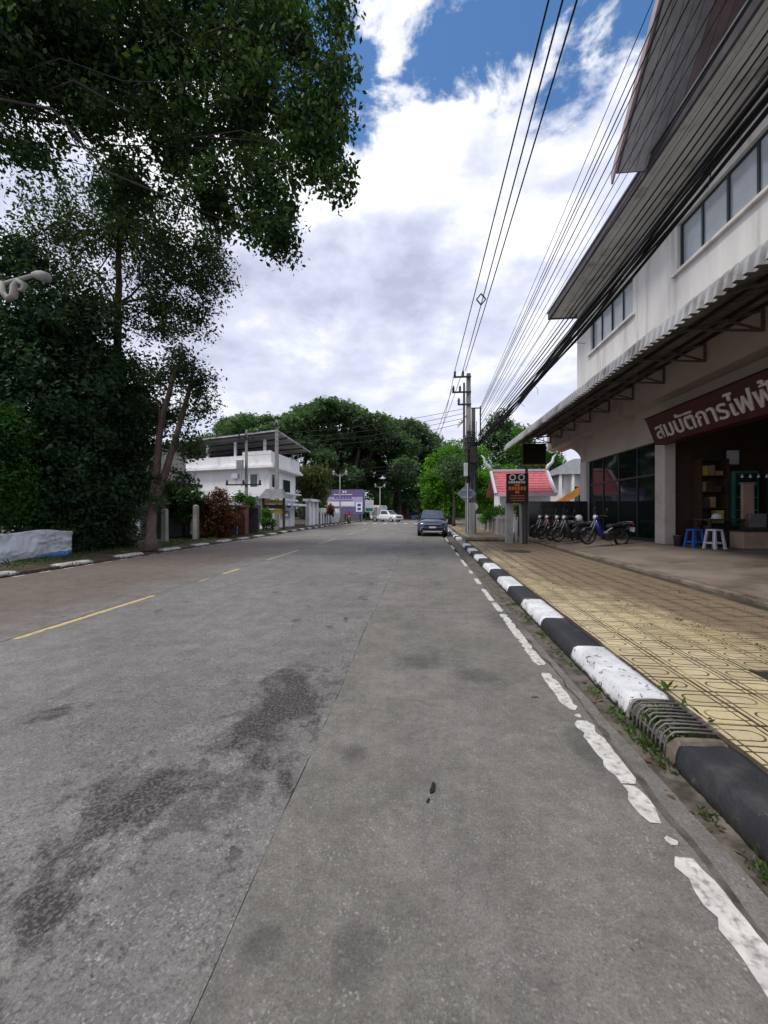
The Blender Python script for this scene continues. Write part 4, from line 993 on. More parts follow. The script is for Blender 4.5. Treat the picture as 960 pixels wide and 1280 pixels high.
#@@PART3
# ------------------------------------------------------------------ motorcycles
def make_motorcycle(paint, tail=None):
    t = thing('motorcycle', 'x', 'motorcycle')
    for wx in (.62, -.62):
        w = MB().lathe((wx, 0, .285), (0, 1, 0), [(.225, -.03), (.262, -.038), (.285, 0), (.262, .038), (.225, .03)], 26, True).build('wheel', 'tyre', t, smooth=True)
        MB().lathe((wx, 0, .285), (0, 1, 0), [(.205, -.02), (.228, -.024), (.228, .024), (.205, .02)], 26, True).build('rim', 'dullmetal', w)
        m = MB()
        for k in range(10):
            a = k * PI / 5; m.bar((wx, .012 * (-1) ** k, .285), (wx + .21 * math.cos(a), 0, .285 + .21 * math.sin(a)), .007)
        m.lathe((wx, 0, .285), (0, 1, 0), [(.045, -.05), (.045, .05)], 12); m.build('spokes', 'dullmetal', w)
    MB().loft([[(.62 + (.315 + q) * math.cos(a), y * s, .285 + (.315 + q) * math.sin(a)) for y, q in ((-.06, -.02), (-.045, .012), (.045, .012), (.06, -.02))] for a, s in ((R(20), .8), (R(60), 1), (R(100), 1), (R(140), 1), (R(170), .7))]).build('front_fender', tail or paint, t, smooth=True)
    m = MB()
    for s in (-1, 1): m.tube([(.62, .065 * s, .285), (.50, .07 * s, .62), (.42, .05 * s, .86)], [.022, .026, .02], 8)
    m.build('front_fork', 'dullmetal', t, smooth=True)
    # leg shield, front cowl
    MB().loft([[(.44, -.05, .90), (.44, .05, .90), (.36, .06, .90), (.36, -.06, .90)], [(.46, -.14, .76), (.46, .14, .76), (.34, .16, .76), (.34, -.16, .76)], [(.40, -.19, .55), (.40, .19, .55), (.27, .20, .55), (.27, -.20, .55)], [(.28, -.17, .34), (.28, .17, .34), (.14, .15, .36), (.14, -.15, .36)], [(.16, -.11, .24), (.16, .11, .24), (.04, .10, .26), (.04, -.10, .26)]]).build('leg_shield', paint, t, smooth=True)
    MB().loft([[(.40, -.09, .86), (.40, .09, .86), (.34, .08, .84), (.34, -.08, .84)], [(.47, -.13, .94), (.47, .13, .94), (.30, .12, .92), (.30, -.12, .92)], [(.44, -.11, 1.03), (.44, .11, 1.03), (.28, .10, 1.03), (.28, -.10, 1.03)]]).build('head_cowl', tail or paint, t, smooth=True)
    MB().lathe((.455, 0, .955), (1, 0, .15), [(.001, .045), (.05, .035), (.075, .01), (.08, -.02)], 16).build('headlight', 'lamp', t, smooth=True)
    MB().tube([(.26, -.34, 1.02), (.30, -.22, 1.04), (.35, 0, 1.0), (.30, .22, 1.04), (.26, .34, 1.02)], .014, 8).build('handlebar', 'steel', t, smooth=True)
    for s in (-1, 1):
        g_ = MB().tube([(.26, s * .25, 1.03), (.255, s * .36, 1.02)], .02, 8).build('grip', 'black', t, smooth=True)
        mr = MB().tube([(.29, s * .22, 1.04), (.30, s * .27, 1.14), (.27, s * .30, 1.20)], .007, 6).build('mirror', 'steel', t)
        MB().lathe((.265, s * .30, 1.235), (-1, 0, 0), [(.001, -.025), (.045, -.015), (.055, 0), (.05, .008), (.001, .01)], 12).build('mirror_glass', 'black', mr, smooth=True)
    # spine, body side, seat
    MB().loft([[(.10, -.06, .42), (.10, .06, .42), (.10, .05, .30), (.10, -.05, .30)], [(-.12, -.08, .52), (-.12, .08, .52), (-.12, .08, .34), (-.12, -.08, .34)], [(-.35, -.11, .68), (-.35, .11, .68), (-.35, .11, .42), (-.35, -.11, .42)], [(-.70, -.09, .74), (-.70, .09, .74), (-.70, .09, .54), (-.70, -.09, .54)], [(-.93, -.04, .79), (-.93, .04, .79), (-.93, .04, .70), (-.93, -.04, .70)]]).build('side_body', tail or paint, t, smooth=True)
    MB().loft([[(-.02, -.06, .66), (-.02, .06, .66), (-.02, .05, .60), (-.02, -.05, .60)], [(-.15, -.12, .74), (-.15, .12, .74), (-.15, .11, .65), (-.15, -.11, .65)], [(-.45, -.14, .765), (-.45, .14, .765), (-.45, .12, .68), (-.45, -.12, .68)], [(-.75, -.11, .80), (-.75, .11, .80), (-.75, .10, .73), (-.75, -.10, .73)]]).build('seat', 'black', t, smooth=True)
    MB().loft([[(.13, -.10, .42), (.13, .10, .42), (.13, .10, .22), (.13, -.10, .22)], [(.0, -.13, .44), (.0, .13, .44), (.0, .13, .18), (.0, -.13, .18)], [(-.22, -.12, .38), (-.22, .12, .38), (-.22, .12, .20), (-.22, -.12, .20)]]).build('engine', 'steel', t)
    MB().tube([(.10, -.12, .22), (-.10, -.14, .20), (-.35, -.15, .26), (-.85, -.16, .38)], [.02, .022, .045, .05], 10).build('exhaust', 'dullmetal', t, smooth=True)
    MB().bar((-.15, .09, .30), (-.62, .08, .285), .03, .06).build('swing_arm', 'steel', t); MB().tube([(-.58, -.10, .32), (-.48, -.11, .62)], .028, 8).build('shock_absorber', 'steel', t); MB().tube([(-.58, .10, .32), (-.48, .11, .62)], .028, 8).build('shock_absorber', 'steel', t)
    MB().loft([[(-.62 + .33 * math.cos(a), y, .285 + .33 * math.sin(a)) for y in (-.06, .06)] + [(-.62 + .315 * math.cos(a), y, .285 + .315 * math.sin(a)) for y in (.06, -.06)] for a in (R(70), R(105), R(140), R(175))]).build('rear_fender', 'black', t)
    MB().tube([(-.5, -.13, .78), (-.8, -.13, .84), (-.98, 0, .86), (-.8, .13, .84), (-.5, .13, .78)], .012, 6).build('grab_rail', 'alu', t)
    MB().box(-.99, -.95, -.07, .07, .74, .82).build('tail_light', 'red', t); MB().box(-1.0, -.98, -.10, .10, .52, .68).build('licence_plate', 'whitep', t)
    MB().bar((-.05, .12, .24), (-.12, .28, .01), .018).build('kickstand', 'steel', t)
    return t
def place_bike(o, x, y, rz, label, group='motorcycles parked on the forecourt', lean=-.10):
    o.location = (x, y, fz(x) + .0); o.rotation_euler = (lean, -0.05 if math.cos(rz) < 0 else .05, rz); setp(o, label, 'motorcycle', group)
b1 = make_motorcycle('bikeblue', 'bikeblack'); place_bike(b1, 6.25, 13.75, PI + .22, 'black motorcycle with blue leg shield parked broadside before the glass doors')
setp(b1, group='motorcycles parked on the forecourt')
bs = make_motorcycle('bikesilver'); place_bike(bs, 5.75, 15.3, PI + .35, 'silver motorcycle parked right behind the blue shielded motorcycle')
bk = make_motorcycle('bikeblack'); place_bike(bk, 5.75, 16.15, PI + .45, 'black motorcycle parked between the silver motorcycle and the red motorcycle')
br = make_motorcycle('bikered'); place_bike(br, 5.65, 17.0, PI + .4, 'dark red motorcycle parked next to the black motorcycle')
b5 = copy_tree(bs); place_bike(b5, 5.6, 17.9, PI + .5, 'silver motorcycle parked at the end of the row by the black gate')
hl = thing('helmet', 'white round helmet resting on the seat of the silver motorcycle beside the blue shielded one', 'helmet', (6.1, 15.45, fz(6) + .8))
MB().lathe((0, 0, 0), (0, 0, 1), [(.10, 0), (.135, .06), (.14, .13), (.11, .21), (.05, .25), (.001, .255)], 18).build('shell', 'whitep', hl, smooth=True); MB().box(-.15, -.11, -.09, .09, .07, .14).build('visor', 'glass', hl, bevel=.02)

# ------------------------------------------------------------------ cars
def wheel(t, x, y, r, w, hub='alu'):
    o = MB().lathe((x, y, r), (1, 0, 0), [(r * .66, -w / 2), (r * .94, -w / 2), (r, -w * .36), (r, w * .36), (r * .94, w / 2), (r * .66, w / 2)], 26).build('wheel', 'tyre', t)
    MB().lathe((x, y, r), (1, 0, 0), [(r * .64, -w / 2 - .004), (r * .5, -w / 2 + .02), (r * .2, -w / 2 - .002), (r * .2, w / 2 + .002), (r * .5, w / 2 - .02), (r * .64, w / 2 + .004)], 14).build('rim', hub, o)
def make_suv(name, label, paint, loc, rz, group=None):
    t = thing(name, label, 'car', loc, rz, group); hw = .885
    # stations from the nose (-y) to the tail: y, half width, low z, shoulder z, centre z
    st = [(-2.15, .62, .36, .62, .66), (-2.10, .76, .28, .74, .80), (-1.95, .85, .24, .86, .92), (-1.55, .885, .22, .93, 1.0), (-.95, .885, .22, .97, 1.04), (0, .89, .22, .98, 1.02), (1.2, .89, .22, 1.02, 1.06), (1.85, .87, .26, 1.04, 1.06), (2.10, .80, .34, 1.0, 1.0), (2.16, .72, .42, .9, .9)]
    secs = []
    for y_, w, lo_, sh, ce in st:
        pr = [(w * .88, lo_), (w * .97, lo_ + .10), (w, lo_ + .28), (w * .985, (lo_ + sh) / 2 + .08), (w * .955, sh - .05), (w * .87, sh + .005), (w * .45, ce)]
        secs.append([(x, y_, z) for x, z in pr] + [(-x, y_, z) for x, z in pr[::-1]])
    body = MB().loft(secs).build('body', paint, t, smooth=True)
    gh = [(-.98, .74, .66, 1.0, 1.03), (-.55, .77, .63, 1.0, 1.36), (-.15, .78, .60, 1.0, 1.54), (.5, .79, .595, 1.0, 1.60), (1.2, .79, .58, 1.02, 1.57), (1.75, .77, .56, 1.04, 1.42), (2.02, .74, .6, 1.04, 1.1)]
    secs = []
    for y_, wb, wt, zb, zt in gh:
        secs.append([(wb, y_, zb), ((wb * .35 + wt * .65), y_, zb + (zt - zb) * .65), (wt, y_, zt - .03 * min(1, (zt - zb) / .3)), (wt * .6, y_, zt), (-wt * .6, y_, zt), (-wt, y_, zt - .03 * min(1, (zt - zb) / .3)), (-(wb * .35 + wt * .65), y_, zb + (zt - zb) * .65), (-wb, y_, zb)])
    MB().loft(secs).build('cabin', paint, t, smooth=True)
    MB().add([(-.70, -.985, 1.045), (.70, -.985, 1.045), (.60, -.30, 1.495), (-.60, -.30, 1.495)], [(0, 1, 2, 3)]).build('windshield', 'carglass', t)
    w0 = t.children[-1]; 
    MB().prism([(-.69, -1.02, 1.03), (.69, -1.02, 1.03), (.58, -.22, 1.52), (-.58, -.22, 1.52)], (0, -.02, .02)).build('windshield_glass', 'carglass', w0)
    for s in (-1, 1):
        MB().prism([(s * .80, -.70, 1.03), (s * .81, 1.55, 1.08), (s * .69, 1.30, 1.42), (s * .685, .1, 1.46), (s * .74, -.35, 1.30)], (s * .006, 0, 0)).build('side_window', 'carglass', t)
        MB().loft([[(s * .52, -2.13, .70), (s * .80, -1.96, .76), (s * .80, -1.96, .66), (s * .52, -2.15, .61)], [(s * .50, -2.02, .78), (s * .79, -1.80, .86), (s * .79, -1.85, .70), (s * .5, -2.1, .60)]]).build('headlight', 'lamp', t)
        MB().box(min(s * .55, s * .72), max(s * .55, s * .72), -2.12, -2.05, .40, .48).build('fog_lamp', 'lamp', t)
        MB().loft([[(s * .86, -.62, 1.04), (s * 1.03, -.60, 1.06), (s * 1.04, -.60, 1.19), (s * .88, -.62, 1.17)], [(s * .86, -.50, 1.04), (s * 1.01, -.48, 1.06), (s * 1.02, -.48, 1.18), (s * .88, -.50, 1.16)]]).build('mirror', paint, t)
        wheel(t, s * .78, -1.32, .345, .23); wheel(t, s * .78, 1.30, .345, .23)
        MB().lathe((s * .865, -1.32, .345), (s, 0, 0), [(.365, 0), (.43, .012), (.43, .03), (.365, .03)], 24, True).build('wheel_arch', 'black', t)
    MB().prism([(-.48, -2.155, .70), (.48, -2.155, .70), (.46, -2.165, .60), (-.46, -2.165, .60)], (0, -.012, 0)).build('grille', 'black', t); gr = t.children[-1]
    MB().bar((-.50, -2.165, .735), (.50, -2.165, .735), .03, .035).build('grille_trim', 'alu', gr)
    MB().prism([(-.62, -2.145, .50), (.62, -2.145, .50), (.52, -2.13, .34), (-.52, -2.13, .34)], (0, -.018, 0)).build('lower_grille', 'black', t)
    MB().prism([(-.60, -2.12, .34), (.60, -2.12, .34), (.50, -2.12, .27), (-.50, -2.12, .27)], (0, -.05, 0)).build('bumper_trim', 'alu', t)
    MB().box(-.20, .20, -2.195, -2.175, .50, .60).build('licence_plate', 'whitep', t)
    for k in (-1, 1): MB().tube([(k * .1, -1.01, 1.035), (k * .1 + .45 * (1 if k > 0 else 1) - .25, -.95, 1.08)], .008, 5).build('wiper', 'black', t)
    return t
p = G(541.5, 670.8)
make_suv('suv', 'dark blue suv parked facing forward against the kerb', 'carblue', (p.x, p.y + 2.15, 0), R(-1))
make_suv('suv', 'distant dark suv driving under the trees at the road end', 'carblue', (-1.2, 78, 0), 0)
def make_pickup(loc, rz):
    t = thing('pickup_truck', 'white pickup truck with a tall pale box on its bed', 'truck', loc, rz); 
    st = [(-2.55, .70, .45, .75), (-2.5, .82, .36, .88), (-2.2, .87, .34, 1.0), (-1.5, .88, .34, 1.06), (2.3, .88, .40, 1.06), (2.55, .86, .5, 1.04)]
    MB().loft([[(w * .92, y_, lo_), (w, y_, lo_ + .2), (w, y_, hi - .1), (w * .93, y_, hi), (-w * .93, y_, hi), (-w, y_, hi - .1), (-w, y_, lo_ + .2), (-w * .92, y_, lo_)] for y_, w, lo_, hi in st]).build('body', 'carwhite', t, smooth=False)
    MB().loft([[(.80, y_, 1.05), (wt, y_, zt), (-wt, y_, zt), (-.80, y_, 1.05)] for y_, wt, zt in ((-1.45, .78, 1.08), (-.75, .66, 1.68), (.3, .65, 1.74), (.55, .66, 1.66), (.62, .76, 1.06))]).build('cab', 'carwhite', t)
    MB().prism([(-.70, -1.40, 1.16), (.70, -1.40, 1.16), (.60, -.82, 1.64), (-.60, -.82, 1.64)], (0, -.03, .02)).build('windshield', 'carglass', t)
    for s in (-1, 1):
        MB().prism([(s * .79, -1.05, 1.12), (s * .79, .45, 1.12), (s * .69, .38, 1.62), (s * .69, -.62, 1.62)], (s * .012, 0, 0)).build('side_window', 'carglass', t)
        MB().box(min(s * .55, s * .82), max(s * .55, s * .82), -2.56, -2.48, .72, .88).build('headlight', 'lamp', t)
        wheel(t, s * .76, -1.65, .36, .24); wheel(t, s * .76, 1.55, .36, .24)
    MB().box(-.5, .5, -2.57, -2.53, .62, .84).build('grille', 'black', t); MB().box(-.84, .84, -2.60, -2.5, .40, .56).build('bumper', 'alu', t)
    MB().loft([[(s * .92, y_, z) for s, z in ((-1, 1.0), (-1, 2.15), (-.8, 2.45), (.8, 2.45), (1, 2.15), (1, 1.0))] for y_ in (.70, 2.6)]).build('cargo_box', 'zinc', t)
    return t
p = G(483, 652.2); make_pickup((p.x, p.y, 0), R(52))

# rider on the far side of the road
def rider(loc, rz):
    t = copy_tree(br); t.location = loc; t.rotation_euler = (0, 0, rz); setp(t, 'red motorcycle being ridden past the purple billboard', 'motorcycle'); 
    if 'group' in t: del t['group']
    pr = thing('person', 'person in a red shirt and dark trousers riding the motorcycle past the billboard', 'person', loc, rz)
    m = MB()
    m.tube([(-.28, 0, .76), (-.26, 0, .95), (-.20, 0, 1.15), (-.16, 0, 1.30), (-.14, 0, 1.38)], [.15, .145, .17, .16, .06], 12)
    for s in (-1, 1):
        m.tube([(-.17, s * .17, 1.29), (-.05, s * .24, 1.08), (.20, s * .27, 1.03)], [.06, .045, .035], 8); m.tube([(-.28, s * .10, .80), (.10, s * .16, .72), (.02, s * .16, .32), (.12, s * .16, .26)], [.095, .075, .05, .04], 8)
    m.build('body', 'red', pr, smooth=True)
    MB().lathe((-.12, 0, 1.36), (0, 0, 1), [(.06, 0), (.10, .06), (.115, .14), (.09, .23), (.001, .27)], 14).build('helmet', 'bikeblack', pr, smooth=True)
    for s in (-1, 1): MB().tube([(-.28, s * .10, .80), (.10, s * .16, .72), (.02, s * .16, .30)], [.102, .082, .058], 8).build('trouser_leg', 'black', pr, smooth=True)
p = G(436, 655); rider((p.x, p.y, 0), R(-75))

# ------------------------------------------------------------------ poles and wires
def sag(a, b, s, n=14):
    a = Vector(a); b = Vector(b); return [a.lerp(b, i / n) - Vector((0, 0, s * 4 * (i / n) * (1 - i / n))) for i in range(n + 1)]
PX, PY = 2.55, 20.6
up = thing('utility_pole', 'double concrete utility pole with crossarms and insulators carrying the overhead cables', 'utility pole', (PX, PY, ZR))
MB().loft([[(PX + a * w, PY + b * w, z) for a, b in ((-1, -1), (1, -1), (1, 1), (-1, 1))] for z, w in ((ZR - .1, .16), (8.75, .10))]).build('pole_shaft', 'pole', up, world=True)
MB().loft([[(PX + .30 + a * w, PY + .35 + b * w, z) for a, b in ((-1, -1), (1, -1), (1, 1), (-1, 1))] for z, w in ((ZR - .1, .14), (7.0, .09))]).build('pole_shaft', 'pole', up, world=True)
MB().loft([[(PX - .22 + a * w, PY + .1 + b * w, z) for a, b in ((-1, -1), (1, -1), (1, 1), (-1, 1))] for z, w in ((4.6, .06), (8.3, .05))]).build('bracket_post', 'rust', up, world=True)
INS = []
for z, xs in ((8.55, (-.72, -.30)), (7.75, (-.80, -.46)), (7.1, (-.52,))):
    ca = MB().bar((PX + .12, PY - .13, z), (PX + xs[0] - .06, PY - .13, z), .07, .08).build('crossarm', 'steel', up, world=True)
    for x in xs:
        INS.append((PX + x, PY - .13, z + .36))
        MB().lathe((PX + x, PY - .13, z + .04), (0, 0, 1), [(.03, 0), (.07, .04), (.04, .07), (.075, .11), (.045, .15), (.075, .19), (.04, .24), (.05, .28), (.001, .32)], 10).build('insulator', 'bikeblack', ca, world=True, smooth=True)
for k, (z, r) in enumerate(((5.3, .30), (5.05, .34), (4.7, .33), (5.6, .24))):
    MB().lathe((PX + .12, PY - .02, z), (.05, .1, 1), [(r - .02, -.02), (r, -.03), (r + .02, 0), (r, .03)], 16, True).build('cable_coil', 'cable', up, world=True, smooth=True)
m = MB(); rg = random.Random(31)
for k in range(16):
    x = PX + rg.uniform(-.2, .45); y_ = PY - .2 + rg.uniform(-.06, .05); m.tube([(x, y_, rg.uniform(5.0, 6.2)), (x + rg.uniform(-.1, .1), y_ - .03, 3.6), (x + rg.uniform(-.1, .1), y_, rg.uniform(1.9, 2.6))], .016, 5)
m.build('down_cables', 'cable', up, world=True)
box('junction_box', 'alu', up, PX - .28, PX - .06, PY - .34, PY - .17, 3.3, 4.0, world=True, bevel=.02)
box('junction_box', 'steel', up, PX + .05, PX + .38, PY - .36, PY - .2, 4.0, 4.8, world=True, bevel=.02)
m = MB()
for k in range(6): m.bar((PX - .30, PY - .1, 6.2 + .0 * k), (PX - .30 - .30 * math.cos(k * .5 - .3), PY - .15, 6.2 + .35 * math.sin(k * .5 - 1.2)), .03)
m.build('fuse_cutout', 'brick', up, world=True)
MB().bar((PX + .12, PY - .1, 6.9), (PX + .62, PY - .1, 6.9), .05).build('crossarm', 'steel', up, world=True)
MB().bar((PX + .60, PY - .1, 5.4), (PX + .60, PY - .1, 7.0), .06).build('low_voltage_rack', 'steel', up, world=True)
def cable(name, label, pts, r, group, n=5):
    return MB().tube(pts, r, n).build(name, 'cable', None, smooth=True, label=label, cat='cable', group=group)
NY = -14.0    # next pole stands behind the photographer
HVL = 'high voltage wire strung from the crossarm insulators high over the road edge'
hv = [(INS[0], (2.00, NY, 9.35)), (INS[1], (2.28, NY, 9.35)), (INS[3], (2.62, NY, 9.0))]
hv = [(INS[0], P(680, 0, 6.3)), (INS[1], P(697, 0, 6.2)), (INS[1], P(714, 0, 6.1))]
for k, (a, q) in enumerate(hv):
    a = Vector(a) + (Vector((.12, .0, -.05)) if k == 2 else Vector()); e = Vector(a).lerp(q, 2.4)   # carries on over the camera
    cable('overhead_wire', HVL, sag(a, e, .32, 22), .017, 'high voltage wires over the road edge')
mid = [Vector(h[0]).lerp(h[1], .47) for h in hv]
c = sum(mid, Vector()) / 3 - Vector((0, 0, .30)); sp = thing('cable_spacer', 'diamond shaped spacer holding the three high voltage wires apart', 'cable spacer', c)
for j in range(4):
    a = j * PI / 2; b = a + PI / 2; MB().bar((.16 * math.cos(a), 0, .2 * math.sin(a)), (.16 * math.cos(b), 0, .2 * math.sin(b)), .035).build('arm', 'cable', sp)
# low voltage lines fanning from the rack (ratio = lateral offset / height above the lens)
lv = [((744 + 14 * k, 0), .011 + .002 * (k % 2)) for k in range(0)]
tops = [(785, 60), (800, 40), (812, 40), (826, 30), (840, 30), (858, 20), (872, 30), (890, 10), (905, 30), (918, 20), (935, 20), (948, 40)]
LVL = 'thin low voltage line fanning from the pole rack past the shop eaves'
rg = random.Random(77)
for k, (px, py) in enumerate(tops):
    a = Vector((PX + .58 + rg.uniform(-.04, .04), PY - .12, 6.95 - k * .135)); q = P(px, py, 7.2 - .10 * k + rg.uniform(-.1, .1)); e = a.lerp(q, 2.0)
    cable('overhead_wire', LVL, sag(a, e, rg.uniform(.15, .42), 20), rg.choice([.008, .010, .013, .009]), 'low voltage lines along the shop side')
tops2 = [(958, 40), (958, 55), (958, 70), (958, 85), (958, 100)]
for k, (px, py) in enumerate(tops2):
    a = Vector((PX + .5, PY - .12, 5.5 - k * .07)); q = P(px, py, 5.3) + Vector((0, 0, .25 + .06 * k)); e = a.lerp(q, 1.6)
    cable('telecom_cable', 'slack telecom cable slung just above the thick bundle', sag(a, e, .28 + .08 * k, 20), .016, 'telecom cables beside the bundle')
# thick bundle of black cables
bd = thing('cable_bundle', 'thick black bundle of telecom cables sagging from the pole past the shop windows', 'cable', (PX + .45, PY - .1, 4.95))
a = Vector((PX + .42, PY - .1, 5.0)); q = P(960, 118, 4.0) + Vector((0, 0, .37)); e = a.lerp(q, 1.5)
basep = sag(a, e, .42, 36)
rg = random.Random(5)
for k in range(11):
    an = k * 2.4; rr = .045 * math.sqrt(k); ph = rg.random() * 6
    pts = [p_ + Vector((rr * math.cos(an + i * .15), 0, rr * math.sin(an + i * .15))) + Vector((.02 * math.sin(i * .8 + ph), 0, .025 * math.sin(i * .55 + ph))) for i, p_ in enumerate(basep)]
    MB().tube(pts, rg.choice([.014, .018, .022, .026]), 6).build('cable_strand', 'cable', bd, world=True, smooth=True)
for k in range(7):
    i = 4 + k * 3 + rg.randint(0, 2); p_ = basep[min(i, 34)]
    MB().tube([p_, p_ + Vector((rg.uniform(-.1, .2), rg.uniform(-.2, .2), -.12)), p_ + Vector((rg.uniform(-.1, .25), rg.uniform(-.35, .35), -.22))], .006, 4).build('loose_end', 'cable', bd, world=True)
# far poles and wires down the road
def far_pole(label, x, y, h, arms, z0=.1, r=.13, box_=False):
    t = thing('utility_pole', label, 'utility pole', (x, y, z0)); MB().loft([[(x + a * w, y + b * w, z) for a, b in ((-1, -1), (1, -1), (1, 1), (-1, 1))] for z, w in ((z0 - .1, r), (h, r * .65))]).build('pole_shaft', 'pole', t, world=True)
    for z, L0, L1 in arms:
        ca = MB().bar((x + L0, y - r, z), (x + L1, y - r, z), .08).build('crossarm', 'steel', t, world=True)
        for q in (L0 + .08, (L0 + L1) / 2, L1 - .08): MB().lathe((x + q, y - r, z + .04), (0, 0, 1), [(.05, 0), (.09, .08), (.05, .14), (.08, .2), (.001, .28)], 8).build('insulator', 'bikeblack', ca, world=True)
    if box_: box('meter_box', 'alu', t, x - .5, x - .12, y - .35, y - .1, h * .62, h * .62 + .6, world=True, bevel=.02)
    return t
far_pole('slender concrete pole behind the bright green tree further down the pavement', 2.8, 49, 11.2, [(10.6, -2.0, .2), (9.6, -1.9, .2)], ZR)
p = G(308, 672, .1); d0 = 24.0; q = P(308, 640, d0)
POLE_A = (q.x, q.y); far_pole('thin wooden looking pole with two crossarms and a meter box before the white house', q.x, q.y, 6.6, [(6.0, -.5, .5), (3.15, -1.3, 1.0)], box_=True, r=.09)
q = P(346, 640, 29.0); POLE_B = (q.x, q.y); far_pole('tall bare concrete pole at the corner of the white house', q.x, q.y, 8.4, [(7.9, -.4, .4)], r=.15)
for k in range(4):
    a = (POLE_A[0] + .2, POLE_A[1], 6.4 - k * .25); b = (PX - .3, PY, 6.9 - .25 * k)
    cable('overhead_wire', 'thin wire crossing the road between the left pole and the double pole', sag(a, b, .35 + .05 * k), .012, 'wires crossing the road')
    cable('overhead_wire', 'thin wire running left from the pole before the white house', sag(a, (-32, 20, 6.8 - .3 * k), .5), .012, 'wires left of the house pole')
for k in range(3):
    cable('overhead_wire', 'high voltage wire running on to the distant pole', sag(INS[k], (2.8 - .9 * (k + 1) / 1.5, 49, 10.4 - .4 * k), .5), .016, 'wires to the distant pole')
    cable('overhead_wire', 'distant wire crossing the road near the far trees', sag((-11, 52, 7.2 - k * .5), (2.8, 49, 8.6 - k * .5), .4), .02, 'distant wires crossing the road')
# street lamps
def lantern_lamp(label, x, y, h, z0=.1):
    t = thing('street_lamp', label, 'street lamp', (x, y, z0)); MB().tube([(x, y, z0 - .05), (x, y, z0 + .8), (x, y, h)], [.13, .09, .06], 8).build('post', 'pole', t, world=True, smooth=True)
    for s in (-1, 1):
        MB().tube([(x, y, h - .3), (x + s * .4, y, h - .1), (x + s * .75, y, h + .25)], .05, 6).build('arm', 'pole', t, world=True)
        MB().lathe((x + s * .75, y, h + .2), (0, 0, 1), [(.05, -.4), (.11, -.3), (.14, 0), (.17, .08), (.03, .22)], 10).build('lantern', 'concrete', t, world=True)
q = P(425, 655, 45); lantern_lamp('twin lantern street lamp standing beside the purple billboard', q.x, q.y, 5.9)
q = P(475, 650, 62); lantern_lamp('twin lantern street lamp standing near the white pickup', q.x, q.y, 5.6)
# lamp arm with a curling white ornament entering from the left
LX, LY = -11.6, 8.6
nl = thing('ornate_street_lamp', 'street lamp whose arm carries a curling white serpent ornament among the dark trees', 'street lamp', (LX, LY, .1))
MB().tube([(LX, LY, 0), (LX, LY, 1.2), (LX, LY, 7.1)], [.13, .10, .07], 10).build('post', 'pole', nl, world=True, smooth=True)
tip = P(46, 343, 9.6); a0 = Vector((LX, LY, 6.75))
MB().tube([a0, a0.lerp(tip, .5) + Vector((0, 0, .05)), tip], [.05, .05, .045], 8).build('arm', 'pole', nl, world=True, smooth=True)
MB().lathe(tip + Vector((0, 0, -.02)), (.9, .2, -.15), [(.05, -.1), (.10, .0), (.13, .12), (.11, .28), (.001, .32)], 12).build('lamp_head', 'pole', nl, world=True, smooth=True)
pts = [(2, 352), (3, 365), (10, 374), (17, 370), (18, 358), (23, 352), (31, 356), (28, 363), (22, 362)]
MB().tube([P(x, y_, 9.45) for x, y_ in pts], [.05, .07, .08, .085, .08, .075, .07, .05, .02], 8).build('serpent_ornament', 'concrete', nl, world=True, smooth=True)
# ------------------------------------------------------------------ roadside signs, fence, gate on the right
q = P(583.5, 668, 19.3); ds = thing('warning_sign', 'diamond shaped road sign seen from its bare grey back', 'sign', (q.x, q.y, ZR))
MB().tube([(q.x + .05, q.y, ZR - .05), (q.x + .05, q.y, 2.9)], .045, 8).build('post', 'alu', ds, world=True)
c = P(583.5, 617, 19.3); hd = .49
MB().prism([(c.x - hd, c.y + .06, c.z), (c.x, c.y + .06, c.z - hd), (c.x + hd, c.y + .06, c.z), (c.x, c.y + .06, c.z + hd)], (0, .012, 0)).build('plate', 'signback', ds, world=True, bevel=.01)
for dz in (-.18, .18): MB().bar((c.x - .25, c.y + .045, c.z + dz), (c.x + .25, c.y + .045, c.z + dz), .02, .03).build('brace', 'alu', ds, world=True)
st_ = MB().lathe((q.x + .38, q.y + .15, 1.72), (0, 1, 0), [(.2, -.008), (.2, .008)], 16); st_.build('round_sign', 'whitep', None, label='small pale round sign plate beside the diamond sign post', cat='sign')
# concrete stub leaning near the pole
MB().loft([[(PX + .02 + a * .12, PY - 1.25 + b * .12, z) for a, b in ((-1, -1), (1, -1), (1, 1), (-1, 1))] for z in (ZR - .02, 1.9)]).build('concrete_post', 'pole', None, label='square concrete post standing in front of the double pole', cat='post', bevel=.015)
fx = 3.98; fence = thing('boundary_fence', 'low white concrete balustrade fence along the raised sidewalk', 'fence', (fx, 21.5, ZR))
yv = 17.4
while yv < 27:
    box('fence_post', 'concrete', fence, fx - .09, fx + .09, yv, yv + .18, ZR - .25, 1.30, world=True, bevel=.01)
    for k in range(5): box('baluster', 'concrete', fence, fx - .04, fx + .04, yv + .26 + k * .2, yv + .36 + k * .2, .42, 1.1, world=True)
    box('rail', 'concrete', fence, fx - .06, fx + .06, yv + .185, yv + 1.195, 1.1, 1.2, world=True); box('rail', 'concrete', fence, fx - .06, fx + .06, yv + .185, yv + 1.195, .25, .42, world=True); yv += 1.2
